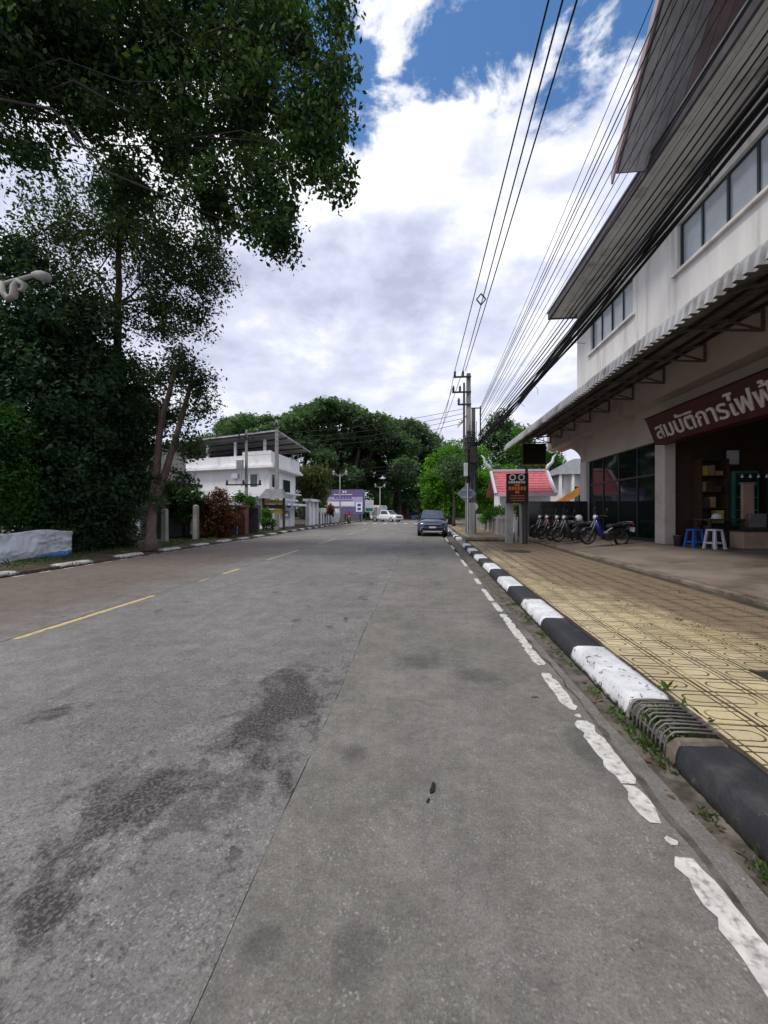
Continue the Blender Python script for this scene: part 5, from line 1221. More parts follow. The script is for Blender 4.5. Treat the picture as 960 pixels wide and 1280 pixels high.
for px0, px1, py0, lab in ((633, 641.5, 626, 'pale square concrete gate post at the end of the balustrade fence'), (651, 660.5, 627, 'pale square concrete gate post behind the black sign, next to the black gate')):
    a = G(px0, 678, .18); b = G(px1, 678, .18); d_ = 480 * (H - .18) / 38; h_ = H + (640 - py0) / 480 * d_
    gp_ = thing('gate_post', lab, 'post', ((a.x + b.x) / 2, a.y + .15, .12)); box('shaft', 'concrete', gp_, a.x, b.x, a.y, a.y + .28, .0, h_ - .06, world=True, bevel=.012); box('cap', 'concrete', gp_, a.x - .04, b.x + .04, a.y - .04, a.y + .32, h_ - .058, h_, world=True)
a = G(646, 678, .18); MB().tube([(a.x, a.y + .1, .1), (a.x, a.y + .1, 1.05), (a.x + .02, a.y + .1, 1.1)], .07, 10).build('pipe_stub', 'whitep', None, smooth=True, label='short pale pipe standing between the two gate posts', cat='pipe')
# black advertising board
d_ = 15.6; tl = P(633, 592, d_); br_ = P(660, 629, d_)
bsn = thing('advert_board', 'black upright signboard with orange and white Thai print on a dark post', 'sign', (tl.x + .6, tl.y, .15))
box('board', 'blackboard', bsn, tl.x, br_.x, tl.y, tl.y + .06, br_.z, tl.z, world=True, bevel=.008); bb = bsn.children[0]
W_, H_ = br_.x - tl.x, tl.z - br_.z
def strip(x0, x1, y0, y1, mt): MB().box(tl.x + W_ * x0, tl.x + W_ * x1, tl.y - .006, tl.y - .001, tl.z - H_ * y1, tl.z - H_ * y0).build('print', mt, bb, world=True)
for cx in (.28, .68): MB().lathe((tl.x + W_ * cx, tl.y - .004, tl.z - H_ * .13), (0, 1, 0), [(W_ * .10, 0), (W_ * .15, 0), (W_ * .15, .003), (W_ * .10, .003)], 14, True).build('print', 'whitep', bb, world=True)
for k in range(7): strip(.10 + k * .11, .10 + k * .11 + .08, .26, .33, 'letter')
for k in range(6): strip(.10 + k * .135, .10 + k * .135 + .10, .44, .56, 'orange')
strip(.36, .60, .36, .42, 'orange'); strip(.40, .58, .58, .67, 'orange')
for k, (x0, x1) in enumerate(((.2, .8), (.16, .84), (.2, .8))): strip(x0, x1, .74 + k * .08, .76 + k * .08, 'orange')
MB().bar((br_.x - .05, tl.y + .12, .1), (br_.x - .05, tl.y + .12, tl.z + .25), .09).build('post', 'steel', bsn, world=True)
MB().bar((tl.x + .7, tl.y + .1, .1), (tl.x + .7, tl.y + .1, br_.z), .07).build('post', 'steel', bsn, world=True)
# black sheet gate behind the motorcycles
gt_ = thing('sheet_gate', 'black sheet metal gate behind the parked motorcycles', 'gate', (6.4, 19.2, .3))
for k in range(12): box('gate_panel', 'bikeblack', gt_, 4.75 + k * .27, 4.75 + k * .27 + .262, 19.18 + .015 * (k % 2), 19.22 + .015 * (k % 2), .25, 1.92, world=True)
box('gate_rail', 'steel', gt_, 4.72, 7.98, 19.24, 19.29, 1.92, 1.97, world=True)
# red roofed gatehouse
gh = thing('gatehouse', 'small white gatehouse with red tiled Thai roof and curling white finials', 'building', (6.3, 25.3, .1))
box('wall', 'hwhite', gh, 5.0, 7.6, 24.3, 26.6, .1, 2.75, world=True); box('wall_band', 'hwhite', gh, 4.9, 7.9, 24.2, 24.29, 1.95, 2.55, world=True)
RX0, RX1 = 4.55, 8.05
def rp(x, k, off=0): # roof front slope, k 0 eave ..1 ridge
    return (x, 23.7 + 1.7 * k, 2.45 + 1.55 * k + off)
for k in range(9):
    k0, k1 = k / 9, (k + 1.15) / 9; ins = .0
    x0 = RX0 + .42 * (1 - 0) * (1 - k / 9) * 0 + .10; x1 = RX1 - .10
    sh0 = .30 * (1 - k / 9); 
    MB().loft([[rp(x0 + .0 - sh0 * .0, k0, .05), rp(x1, k0, .05), rp(x1, k0, .085), rp(x0, k0, .085)], [rp(x0, k1, .03), rp(x1, k1, .03), rp(x1, k1, .05), rp(x0, k1, .05)]]).build('roof_course', 'redroof', gh, world=True)
MB().loft([[rp(RX0, 0), rp(RX1, 0), rp(RX1, 0, .04), rp(RX0, 0, .04)], [rp(RX0, 1), rp(RX1, 1), rp(RX1, 1, .02), rp(RX0, 1, .02)]]).build('roof_deck', 'hwhite', gh, world=True)
MB().add([rp(RX0, 1, 0), rp(RX1, 1, 0), (RX1, 27.1, 2.45), (RX0, 27.1, 2.45)], [(0, 1, 2, 3)]).build('rear_slope', 'redroof', gh, world=True)
for x in (RX0, RX1):
    MB().bar(rp(x, -.02, .1), rp(x, 1.0, .12), .14, .2).build('barge_board', 'whitep', gh, world=True)
    s = -1 if x == RX0 else 1
    MB().tube([rp(x, .95, .2), (x + s * .10, 25.4, 4.4), (x + s * .38, 25.4, 4.65), (x + s * .42, 25.4, 4.95), (x + s * .6, 25.4, 5.15)], [.12, .11, .10, .07, .02], 8).build('finial', 'whitep', gh, world=True, smooth=True)
MB().bar((RX0, 25.4, 4.12), (RX1, 25.4, 4.12), .18, .16).build('ridge', 'whitep', gh, world=True); MB().bar((RX0, 23.68, 2.46), (RX1, 23.68, 2.46), .08, .14).build('eave_board', 'whitep', gh, world=True)
# grey roofed house behind
hb = thing('grey_roofed_house', 'house with grey hipped roof and an orange timber stair rail behind the gatehouse', 'building', (13.5, 35, 0))
box('wall', 'hwhite', hb, 12.2, 18, 34, 40, 0, 4.6, world=True)
MB().loft([[(11.4, 33.2, 4.6), (18.8, 33.2, 4.6), (18.8, 40.8, 4.6), (11.4, 40.8, 4.6)], [(14, 36.4, 6.3), (16, 36.4, 6.3), (16, 37.4, 6.3), (14, 37.4, 6.3)]]).build('roof', 'greyroof', hb, world=True)
MB().bar((10.6, 33.0, 1.6), (14.6, 33.0, 4.2), .12, .55).build('stair_rail', 'orangewood', hb, world=True)
for x in (11.6, 12.6, 13.6): box('column', 'hwhite', hb, x, x + .2, 33.3, 33.5, 0, 4.6, world=True)
box('veranda_floor', 'darkwood', hb, 10.6, 14.8, 33.1, 34, 1.3, 1.5, world=True)
for x0 in (13.0, 15.5): w = box('window', 'frame', hb, x0, x0 + 1.3, 33.93, 33.99, 2.2, 3.6, world=True); MB().box(x0 + .08, x0 + 1.22, 33.91, 33.928, 2.28, 3.52).build('pane', 'glass', w, world=True)
#@@PART4
# ------------------------------------------------------------------ far (left) side of the road
tp = thing('tarpaulin_fence', 'sagging white tarpaulin screen with a blue lower corner tied along the verge', 'screen', (-11.05, 8.4, .1))
def tarp():
    rg = random.Random(2); n, mz = 140, 22; m = MB(); nb = MB()
    y0, y1 = 4.6, 11.25
    for i in range(n + 1):
        k = i / n; y = y0 + (y1 - y0) * k
        top = .88 + .015 * math.sin(k * 9) + .012 * math.sin(k * 31) ; 
        for j in range(mz + 1):
            q = j / mz; z = .10 + .03 * math.sin(k * 17) + (top - .1) * q
            nv = mnoise.noise(Vector((k * 9, q * 1.6, 0))); n2 = abs(mnoise.noise(Vector((k * 26 + nv, q * 5 + 3 * nv, 4)))); n3 = abs(mnoise.noise(Vector((k * 60, q * 9 + 6 * nv, 9))))
            x = -11.05 + .09 * nv + .08 * n2 + .035 * n3
            m.v.append((x, y, z))
    for i in range(n):
        for j in range(mz):
            a = i * (mz + 1) + j
            (m.f if not (i > n - 26 and j < (i - n + 28) * .17) else nb.f).append((a, a + 1, a + mz + 2, a + mz + 1))
    nb.v = list(m.v)
    s = m.build('sheet', 'tarp', tp, world=True, smooth=True)
    b = nb.build('blue_corner', 'tarpblue', tp, world=True, smooth=True)
    for o in (s, b):
        md = o.modifiers.new('thickness', 'SOLIDIFY'); md.thickness = .004
        bm = bmesh.new(); bm.from_mesh(o.data); bmesh.ops.delete(bm, geom=[v for v in bm.verts if not v.link_faces], context='VERTS'); bm.to_mesh(o.data); bm.free()
tarp()
for yv in (5.0, 7.0, 9.1, 11.2): MB().tube([(-11.12, yv, .0), (-11.10, yv, .95)], .025, 6).build('stake', 'darkwood', tp, world=True)
# grey-green building with a vented top, glimpsed between the trunks
q = P(170, 680, 18.5); nb = thing('grey_green_building', 'grey green shed with white vent slats and a dark flat eave between the trees', 'building', (q.x - 1.5, q.y + 2, .1))
box('wall', 'greengrey', nb, q.x - 4.2, q.x + .25, q.y, q.y + 4, .1, 2.05, world=True)
for k in range(5): box('vent_slat', 'hwhite', nb, q.x - 4.2, q.x + .22, q.y + .02, q.y + .08, 2.08 + k * .16, 2.18 + k * .16, world=True)
box('vent_backing', 'steel', nb, q.x - 4.2, q.x + .2, q.y + .1, q.y + 4, 2.05, 2.9, world=True); box('eave', 'steel', nb, q.x - 4.4, q.x + .9, q.y - .5, q.y + 4.2, 2.9, 3.05, world=True)
box('upper_wall', 'concrete', nb, q.x - 3.5, q.x + .1, q.y + .5, q.y + 3.8, 3.05, 4.6, world=True); box('meter_box', 'whitep', nb, q.x + .0, q.x + .24, q.y - .1, q.y - .005, .3, .95, world=True)
q = P(222, 684, 20.5); cp = thing('carport', 'low dark carport with a tan fascia behind the concrete posts', 'carport', (q.x, q.y + 2, .1))
box('roof', 'steel', cp, q.x - 2.0, q.x + 2.6, q.y - .2, q.y + 4.5, 1.72, 1.84, world=True); box('fascia', 'tan', cp, q.x - 2.0, q.x + .2, q.y - .28, q.y - .21, 1.60, 1.86, world=True); box('back_wall', 'fascia', cp, q.x - 2.0, q.x + 2.6, q.y + 4.3, q.y + 4.5, .1, 1.7, world=True)
box('side_panel', 'tan', cp, q.x + .2, q.x + 1.5, q.y + 2.5, q.y + 2.6, .5, 1.3, world=True)
for x in (-1.9, 0.3, 2.5): box('post', 'steel', cp, q.x + x - .05, q.x + x + .05, q.y, q.y + .1, .05, 1.72, world=True)
for px, dd, h_, lab in ((206, 17.2, 1.55, 'slim concrete fence post standing right beside the forked tree'), (245, 19.2, 1.75, 'slim concrete fence post standing beside the red leafed shrub')):
    q = P(px, 680, dd); MB().loft([[(q.x + a * w, q.y + b * w, z) for a, b in ((-1, -1), (1, -1), (1, 1), (-1, 1))] for z, w in ((.0, .11), (h_, .10), (h_ + .06, .05))]).build('concrete_post', 'concrete', None, label=lab, cat='post')
q = P(302, 672, 22.0); pr = thing('brick_pillar', 'dark red brown gate pillar with a cap beside the red shrub', 'pillar', (q.x, q.y, .1)); box('shaft', 'brick', pr, q.x - .22, q.x + .22, q.y, q.y + .44, 0, 1.7, world=True, bevel=.01); box('cap', 'brick', pr, q.x - .28, q.x + .28, q.y - .06, q.y + .5, 1.702, 1.85, world=True, bevel=.02)
q = P(294, 672, 22.6); MB().loft([[(q.x - .55, q.y, .1), (q.x + .1, q.y, .1), (q.x + .1, q.y + .3, .1), (q.x - .55, q.y + .3, .1)], [(q.x - .5, q.y + .03, .55), (q.x + .08, q.y, .62), (q.x + .08, q.y + .28, .6), (q.x - .5, q.y + .28, .55)]]).build('blue_sack', 'tarpblue', None, label='blue and pale sack slumped at the foot of the red brown pillar', cat='sack', bevel=.06)
# ---- white house with a roofed terrace
HX, HY = -11.7, 29.2
hs_ = thing('white_house', 'white two storey flat house with an open metal roof over its terrace', 'house', (HX - 5, HY + 3.5, .1))
SK = .26
def hw_(x, y, z): return (HX + x, HY + y - x * SK, z)     # x <= 0 runs away from the road, y along it (plot is not square)
def hbox(name, mat, x0, x1, y0, y1, z0, z1, par=None):
    m = MB(); m.add([hw_(x0, y0, z0), hw_(x1, y0, z0), hw_(x1, y1, z0), hw_(x0, y1, z0), hw_(x0, y0, z1), hw_(x1, y0, z1), hw_(x1, y1, z1), hw_(x0, y1, z1)], [(0, 3, 2, 1), (4, 5, 6, 7), (0, 1, 5, 4), (1, 2, 6, 5), (2, 3, 7, 6), (3, 0, 4, 7)])
    return m.build(name, mat, par or hs_, world=True)
hbox('ground_floor', 'hwhite', -13, -.35, .4, 6.8, 0, 2.45); hbox('ground_ledge', 'hwhite', -13.1, -.05, .15, 7.0, 2.45, 2.62)
hbox('upper_floor', 'hwhite', -13, -.30, .35, 6.9, 2.62, 4.95)
hbox('corner_pier', 'hwhite', -3.3, -2.9, .25, .35, 2.62, 4.95)
hbox('cornice', 'hwhite', -13.4, .35, -.25, 7.4, 4.95, 5.15); hbox('cornice', 'hwhite', -13.3, .22, -.12, 7.25, 5.15, 5.3)
hbox('parapet', 'hwhite', -13.2, .08, 0, .15, 5.3, 6.0); hbox('parapet', 'hwhite', -.07, .08, .15, 7.1, 5.3, 6.25); hbox('parapet', 'hwhite', -2.6, .1, -.02, .0, 6.0, 6.3)
hbox('terrace_wall', 'fascia', -12, -1.5, 5.5, 5.6, 5.3, 7.2)
for i, x in enumerate((-12, -9, -6.2, -3.4, -.6)):
    for y_ in (.1, 6.8): hbox('terrace_column', 'brick' if (i == 1 and y_ < 1) else 'hwhite', x - .10, x + .10, y_, y_ + .2, 5.31, 7.2 if y_ < 1 else 7.0)
m = MB(); m.add([hw_(-13.8, -.6, 7.18), hw_(.9, -.6, 7.62), hw_(.9, 8.4, 7.35), hw_(-13.8, 8.4, 6.95), hw_(-13.8, -.6, 7.28), hw_(.9, -.6, 7.72), hw_(.9, 8.4, 7.42), hw_(-13.8, 8.4, 7.02)], [(0, 3, 2, 1), (4, 5, 6, 7), (0, 1, 5, 4), (1, 2, 6, 5), (2, 3, 7, 6), (3, 0, 4, 7)])
rf = m.build('terrace_roof', 'zinc', hs_, world=True)
for k in range(5):
    y_ = -.4 + k * 2.1; MB().bar(Vector(hw_(-13.7, y_, 7.12 - k * .06)), Vector(hw_(.8, y_, 7.55 - k * .06)), .06, .08).build('purlin', 'steel', rf, world=True)
def hwin(face, a, b, z0, z1, door=False):
    if face == 'f':
        w = hbox('door' if door else 'window', 'hwhite', a - .08, b + .08, .28, .345, z0 - .06, z1 + .08); hbox('pane', 'glass', a, b, .26, .279, z0, z1, par=w)
    else:
        w = hbox('door' if door else 'window', 'hwhite', -.297, -.24, a - .08, b + .08, z0 - .06, z1 + .08); hbox('pane', 'glass', -.238, -.22, a, b, z0, z1, par=w)
hwin('f', -2.0, -1.35, 2.75, 4.5, True); hwin('s', .9, 1.6, 2.8, 4.5, True); hwin('s', 3.4, 5.2, 3.2, 4.3); hwin('s', 3.2, 5.2, .9, 2.0); hwin('f', -2.2, -1.0, .6, 2.0); hwin('f', -7.5, -5.8, .9, 2.0)
hbox('balcony', 'hwhite', -2.8, .25, -.75, .24, 2.63, 2.8); hbox('balcony_rail', 'hwhite', -2.8, .25, -.75, -.68, 2.81, 3.4); hbox('balcony_rail', 'hwhite', .18, .25, -.67, .24, 2.81, 3.4)
hbox('side_ledge', 'hwhite', -.29, .45, 2.6, 6.6, 3.0, 3.12); hbox('side_step', 'hwhite', -.29, .7, 2.2, 7.4, 2.0, 2.2)
hbox('air_conditioner', 'alu', -3.7, -3.1, .0, .24, 4.2, 4.6)
# notice board with little roof
q = P(342, 662, 27.4); nt_ = thing('notice_shelter', 'roofed wooden notice shelter with yellow boards in front of the white house', 'notice board', (q.x, q.y, .1))
for s in (-.75, .75): box('post', 'darkwood', nt_, q.x + s - .07, q.x + s + .07, q.y - .06, q.y + .08, .05, 2.5, world=True)
MB().prism([(q.x - 1.0, q.y - .45, 2.42), (q.x + 1.0, q.y - .45, 2.42), (q.x + .55, q.y, 3.1), (q.x - .55, q.y, 3.1)], (0, .5, .02)).build('roof', 'greyroof', nt_, world=True)
for k in range(3): box('board', ['yellow', 'darkwood', 'yellow'][k], nt_, q.x - .68, q.x + .68, q.y - .03, q.y + .03, 1.35 + k * .34, 1.35 + k * .34 + (.26 if k != 1 else .3), world=True)
q = P(361.5, 658, 33.0); ps = thing('parking_sign', 'small white square road sign with a blue disc by the white house', 'sign', (q.x, q.y, .1)); MB().tube([(q.x, q.y, .05), (q.x, q.y, 2.5)], .03, 6).build('post', 'alu', ps, world=True)
box('plate', 'whitep', ps, q.x - .32, q.x + .32, q.y - .05, q.y - .03, 1.55, 2.35, world=True); MB().lathe((q.x, q.y - .053, 2.03), (0, -1, 0), [(.22, 0), (.22, .005), (.001, .006)], 18).build('disc', 'blueprint', ps, world=True)
# white gate and picket wall past the house
wg = thing('white_gate', 'white gate with a flat lintel beside the white house', 'gate', (-11.0, 38.4, .1))
for y_ in (37.0, 38.4, 40.0): box('gate_pillar', 'hwhite', wg, -11.25, -10.85, y_, y_ + .4, .05, 2.5, world=True)
box('lintel', 'hwhite', wg, -11.4, -10.6, 36.6, 40.7, 2.5, 2.75, world=True)
for y_ in (37.42, 38.82): box('gate_leaf', 'hwhite', wg, -11.1, -11.03, y_, y_ + .95, .15, 2.0, world=True)
pw = thing('picket_wall', 'dark wall with white pillars running on past the white gate', 'wall', (-11, 45, .1)); box('wall', 'greengrey', pw, -11.1, -10.9, 41, 51, 0, 1.4, world=True)
for k in range(9): box('pillar', 'hwhite', pw, -11.2, -10.8, 41.2 + k * 1.15, 41.6 + k * 1.15, 0, 1.9, world=True)
gp2 = G(392, 660); 
# purple billboard
d_ = 55.0; a = P(408, 612, d_); b = P(455, 641, d_); bl = thing('billboard', 'wide purple billboard with pale printed panels at the roadside', 'billboard', ((a.x + b.x) / 2, a.y, .1))
box('board', 'billpurple', bl, a.x, b.x, a.y, a.y + .25, b.z - .2, a.z, world=True); bo = bl.children[0]; W_, H_ = b.x - a.x, a.z - b.z + .2
def bst(x0, x1, y0, y1, mt, k): MB().box(a.x + W_ * x0, a.x + W_ * x1, a.y - .02 - .006 * k, a.y - .004 - .006 * k, a.z - H_ * y1, a.z - H_ * y0).build('print', mt, bo, world=True)
bst(.02, .98, .30, .70, 'billpale', 0); bst(.05, .75, .50, .66, 'hwhite', 1); bst(.80, .97, .52, .9, 'hwhite', 1); bst(.84, .93, .58, .68, 'blueprint', 2); bst(.84, .93, .74, .84, 'blueprint', 2)
for k in range(6): bst(.22 + .08 * k, .22 + .08 * k + .06, .30 + .0, .38, 'billpurple', 2)
for k in range(2): bst(.44 + .06 * k, .48 + .06 * k, .05, .14, 'hwhite', 1)
bst(.2, .7, .19, .22, 'hwhite', 1); bst(.1, .72, .43, .455, 'billpurple', 2)
for x in (.1, .5, .9): MB().bar((a.x + W_ * x, a.y + .35, 0), (a.x + W_ * x, a.y + .35, a.z), .15).build('post', 'steel', bl, world=True)
a2 = P(456, 625, 57); b2 = P(467, 640, 57); sb = thing('roadside_panel', 'small pale green information panel right of the purple billboard', 'sign', (a2.x + .6, a2.y, .1)); box('board', 'whitep', sb, a2.x, b2.x, a2.y, a2.y + .1, b2.z, a2.z, world=True); bst_ = sb.children[0]
MB().box(a2.x + .1, b2.x - .1, a2.y - .01, a2.y - .002, b2.z + .1, b2.z + .6).build('print', 'green', bst_, world=True)
for x in (a2.x + .1, b2.x - .1): MB().bar((x, a2.y + .15, 0), (x, a2.y + .15, a2.z), .08).build('post', 'steel', sb, world=True)
box('low_wall', 'greengrey', None, -16, -8.8, 58.5, 58.8, 0, 1.3, label='low grey wall behind the purple billboard', cat='wall')
q = P(505, 648, 85); sh = thing('shrine', 'small reddish roadside shrine with a peaked roof under the far trees', 'shrine', (q.x, q.y, 0)); box('base', 'brick', sh, q.x - 1.2, q.x + 1.2, q.y - 1, q.y + 1, 0, 1.0, world=True); 
for s in (-.9, .9): box('column', 'tan', sh, q.x + s - .12, q.x + s + .12, q.y - .9, q.y - .66, 1.0, 2.3, world=True)
box('niche', 'brick', sh, q.x - .9, q.x + .9, q.y - .2, q.y + .9, 1.0, 2.3, world=True); MB().loft([[(q.x - 1.5, q.y - 1.3, 2.3), (q.x + 1.5, q.y - 1.3, 2.3), (q.x + 1.5, q.y + 1.2, 2.3), (q.x - 1.5, q.y + 1.2, 2.3)], [(q.x - .5, q.y - .2, 3.3), (q.x + .5, q.y - .2, 3.3), (q.x + .5, q.y + .2, 3.3), (q.x - .5, q.y + .2, 3.3)], [(q.x - .1, q.y - .1, 4.1), (q.x + .1, q.y - .1, 4.1), (q.x + .1, q.y + .1, 4.1), (q.x - .1, q.y + .1, 4.1)]]).build('roof', 'brick', sh, world=True)

# ------------------------------------------------------------------ trees
# great overhanging tree, trunk beyond the left edge of the view
bl_ = [pb(382, 62, 10.4, 50), pb(398, 140, 10.0, 42), pb(412, 205, 9.7, 26), pb(425, 235, 9.6, 16), pb(340, 235, 10.2, 45), pb(345, 300, 10.0, 24), pb(322, 275, 10.2, 30), pb(300, 140, 10.8, 75), pb(310, 40, 11, 70), pb(200, 60, 10.6, 85), pb(215, 175, 10.6, 60),
       pb(268, 255, 10.4, 42), pb(105, 50, 10.2, 85), pb(110, 135, 10.2, 45), pb(20, 90, 10, 75), pb(25, 20, 9.6, 75), pb(48, 185, 10, 24), pb(165, 245, 10.8, 40), pb(420, 20, 10.6, 22), pb(422, 90, 10.2, 20), pb(390, 190, 9.8, 32), pb(12, 180, 10, 30),
       pb(180, -90, 11.5, 110), pb(330, -70, 11.5, 80), pb(20, -110, 11, 110), pb(-80, 40, 10, 90), pb(-90, 170, 10, 60)]
tb = Vector((-15.6, 6.2, .1)); tt = [Vector((-15.5, 6.3, 3)), Vector((-15.0, 6.6, 6)), Vector((-14.4, 7.4, 9.6)), Vector((-13.0, 8.6, 12.6))]
lim = [(4, b[0], .05 if i % 5 == 0 else .022) for i, b in enumerate(bl_)]
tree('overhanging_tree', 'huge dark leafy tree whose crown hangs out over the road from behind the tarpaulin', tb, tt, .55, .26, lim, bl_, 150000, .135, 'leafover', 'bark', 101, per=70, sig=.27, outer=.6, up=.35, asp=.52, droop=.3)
# slender tree with a reddish trunk and thin crown
bl_ = [pb(150, 290, 15, 70), pb(80, 290, 15, 50), pb(215, 310, 15, 55), pb(255, 345, 15, 38), pb(195, 385, 15, 55), pb(115, 380, 15, 50), pb(60, 350, 15, 45), pb(150, 225, 15.2, 30), pb(240, 400, 15, 28), pb(265, 315, 15, 22), pb(35, 300, 15, 22)]
q = P(148, 640, 15.2); q.z = .1
tree('slender_tree', 'slender tree with a straight reddish trunk and thin see-through crown', q, [P(148, 500, 15.2), P(147, 380, 15.2), P(150, 280, 15.2), P(152, 225, 15.2)], .20, .05, [(2, b[0], .05) for b in bl_[:7]] + [(3, b[0], .04) for b in bl_], bl_, 40000, .125, 'leafthin', 'barkred', 102, per=55, sig=.30, outer=.65, up=.3, asp=.5)
# dense dark trees behind the tarpaulin
bl_ = [pb(45, 410, 13.4, 70), pb(95, 430, 14, 55), pb(20, 330, 13.6, 38), pb(60, 510, 13.2, 90), pb(20, 590, 12.6, 70), pb(80, 610, 13.2, 70), pb(-60, 450, 13, 100), pb(-50, 590, 12.5, 80), pb(110, 500, 14.5, 60)]
q = P(50, 640, 13.4); q.z = .1
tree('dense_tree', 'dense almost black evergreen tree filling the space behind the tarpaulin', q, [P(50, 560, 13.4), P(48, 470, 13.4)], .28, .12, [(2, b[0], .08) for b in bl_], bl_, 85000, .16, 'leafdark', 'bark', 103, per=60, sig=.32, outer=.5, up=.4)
bl_ = [pb(140, 470, 15.6, 42), pb(160, 540, 15.4, 48), pb(125, 590, 15.2, 52), pb(165, 600, 15.6, 30), pb(110, 650, 15, 30), pb(140, 655, 15.2, 24), pb(170, 500, 15.8, 30), pb(100, 560, 15.6, 50)]
q = P(133, 640, 15.4); q.z = .1
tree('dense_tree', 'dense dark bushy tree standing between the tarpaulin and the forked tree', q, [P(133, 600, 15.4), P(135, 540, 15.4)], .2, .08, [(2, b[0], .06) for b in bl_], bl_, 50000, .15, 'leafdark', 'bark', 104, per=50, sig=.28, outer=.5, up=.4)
bl_ = [pb(8, 540, 10.9, 34), pb(5, 600, 10.8, 36), pb(20, 630, 11.1, 22), pb(-40, 570, 10.6, 60), pb(12, 648, 11.8, 22), pb(48, 652, 12.4, 22), pb(78, 660, 12.6, 14)]
q = P(-8, 640, 10.9); q.z = .1
tree('leafy_bush', 'fresh green bush rising just behind the tarpaulin screen', q, [P(-6, 620, 10.9), P(0, 570, 10.9)], .08, .04, [(2, b[0], .03) for b in bl_], bl_, 12000, .11, 'leafshade', 'bark', 105, cat='bush', per=12, sig=.14, outer=.5)
# forked tree on the verge
bl_ = [pb(225, 455, 14.6, 26), pb(245, 478, 14.6, 28), pb(200, 470, 14.8, 25), pb(255, 510, 14.6, 20), pb(185, 520, 14.8, 24), pb(235, 560, 15, 22), pb(178, 575, 15, 16), pb(215, 520, 14.9, 26), pb(232, 600, 15.4, 16), pb(192, 625, 14.3, 9), pb(198, 600, 14.3, 9), pb(188, 655, 14.3, 7)]
fb = G(187, 688, .1)
t = tree('forked_tree', 'tan barked tree forking into two leaning trunks on the verge', fb, [P(190, 640, 14.3), P(194, 600, 14.3), P(200, 540, 14.3), P(214, 480, 14.4), P(228, 445, 14.5)], .185, .06,
     [(3, bl_[2][0], .06), (4, bl_[0][0], .05), (3, bl_[4][0], .05), (2, bl_[6][0], .03)], bl_, 11000, .12, 'leafthin', 'barktan', 106, per=24, sig=.2, outer=.6, up=.3)
MB().tube([P(188, 660, 14.32), P(195, 625, 14.3), P(207, 590, 14.35), P(222, 540, 14.4), P(236, 490, 14.5), P(243, 455, 14.6)], [.12, .125, .12, .10, .08, .05], 9).build('trunk', 'barktan', t, world=True, smooth=True)
# undergrowth between tarpaulin and forked tree
def shrub(name, label, px, py, d, blobs, n, size, mat, seed, cat='shrub', **k):
    q = P(px, py, d); q.z = .08
    return tree(name, label, q, [q + Vector((0, 0, .35)), q + Vector((.02, 0, .6))], .05, .03, [(2, b[0], .02) for b in blobs[:4]], blobs, n, size, mat, 'bark', seed, cat=cat, **k)
shrub('shrub', 'low broad leaved shrub at the foot of the forked tree', 140, 690, 14.4, [pb(140, 665, 14.4, 26), pb(125, 672, 14.2, 18), pb(160, 668, 14.6, 18), pb(113, 680, 14, 14), pb(168, 640, 14.8, 14)], 4200, .12, 'leafthin', 110, per=10, sig=.12)
shrub('shrub', 'dark sprawling shrub between the tarpaulin end and the verge kerb', 105, 690, 13.2, [pb(100, 672, 13.2, 16), pb(112, 684, 13.0, 10), pb(92, 660, 13.4, 14)], 2600, .10, 'leafdark', 111, per=10, sig=.10)
shrub('shrub', 'rounded green shrub above the carport roof', 235, 640, 19.8, [pb(235, 622, 19.8, 17), pb(220, 618, 19.8, 12), pb(248, 628, 19.8, 11), pb(228, 640, 19.8, 13)], 5200, .15, 'leafshade', 112, per=10, sig=.16)
shrub('red_leaf_shrub', 'tall rounded shrub with red tipped leaves beside the red brown pillar', 272, 676, 20.2, [pb(272, 650, 20.2, 23), pb(272, 630, 20.2, 19), pb(285, 648, 20.2, 14), pb(260, 652, 20.2, 14), pb(274, 617, 20.2, 8), pb(272, 664, 20.2, 20)], 11000, .12, 'leafred', 113, per=10, sig=.13)
shrub('shrub', 'fresh green shrub at the foot of the thin crossarm pole', 306, 650, 22.4, [pb(302, 640, 23, 9), pb(312, 628, 23, 8), pb(300, 622, 23, 7)], 2200, .14, 'leafgrass', 114, per=8, sig=.14)
shrub('shrub', 'leafy green shrub beside the notice shelter', 333, 660, 27, [pb(333, 650, 27, 8), pb(333, 640, 27, 6), pb(338, 655, 27, 6)], 1600, .15, 'leafgrass', 115, per=8, sig=.14)
# row past the house
def small_tree(name, label, px, d, blobs, n, size, mat, bark, seed, **k):
    q = P(px, 640, d); q.z = .05; top = Vector(blobs[0][0])
    return tree(name, label, q, [q.lerp(top, .4), q.lerp(top, .8)], k.pop('r0', .16), k.pop('r1', .08), [(2, b[0], .06) for b in blobs[:6]], blobs, n, size, mat, bark, seed, **k)
small_tree('drooping_tree', 'tree with drooping olive fronds beside the white house', 388, 41, [pb(388, 600, 41, 18), pb(400, 595, 41, 14), pb(376, 602, 41, 13), pb(388, 618, 41, 15), pb(402, 612, 41, 12)], 7000, .4, 'leafpalm', 'bark', 120, per=8, sig=.35, asp=.25, droop=.9)
small_tree('yellow_green_tree', 'small yellow green tree in front of the purple billboard', 400, 46, [pb(400, 625, 46, 9), pb(404, 618, 46, 7), pb(396, 632, 46, 7)], 3200, .22, 'leafyel', 'bark', 121, per=8, sig=.2, r0=.08, r1=.04)
small_tree('reddish_bush', 'small reddish bush beside the lamp post near the billboard', 413, 44, [pb(413, 640, 44, 5), pb(413, 634, 44, 4)], 900, .2, 'leafred', 'bark', 122, per=6, sig=.15, r0=.05, r1=.03, cat='bush')
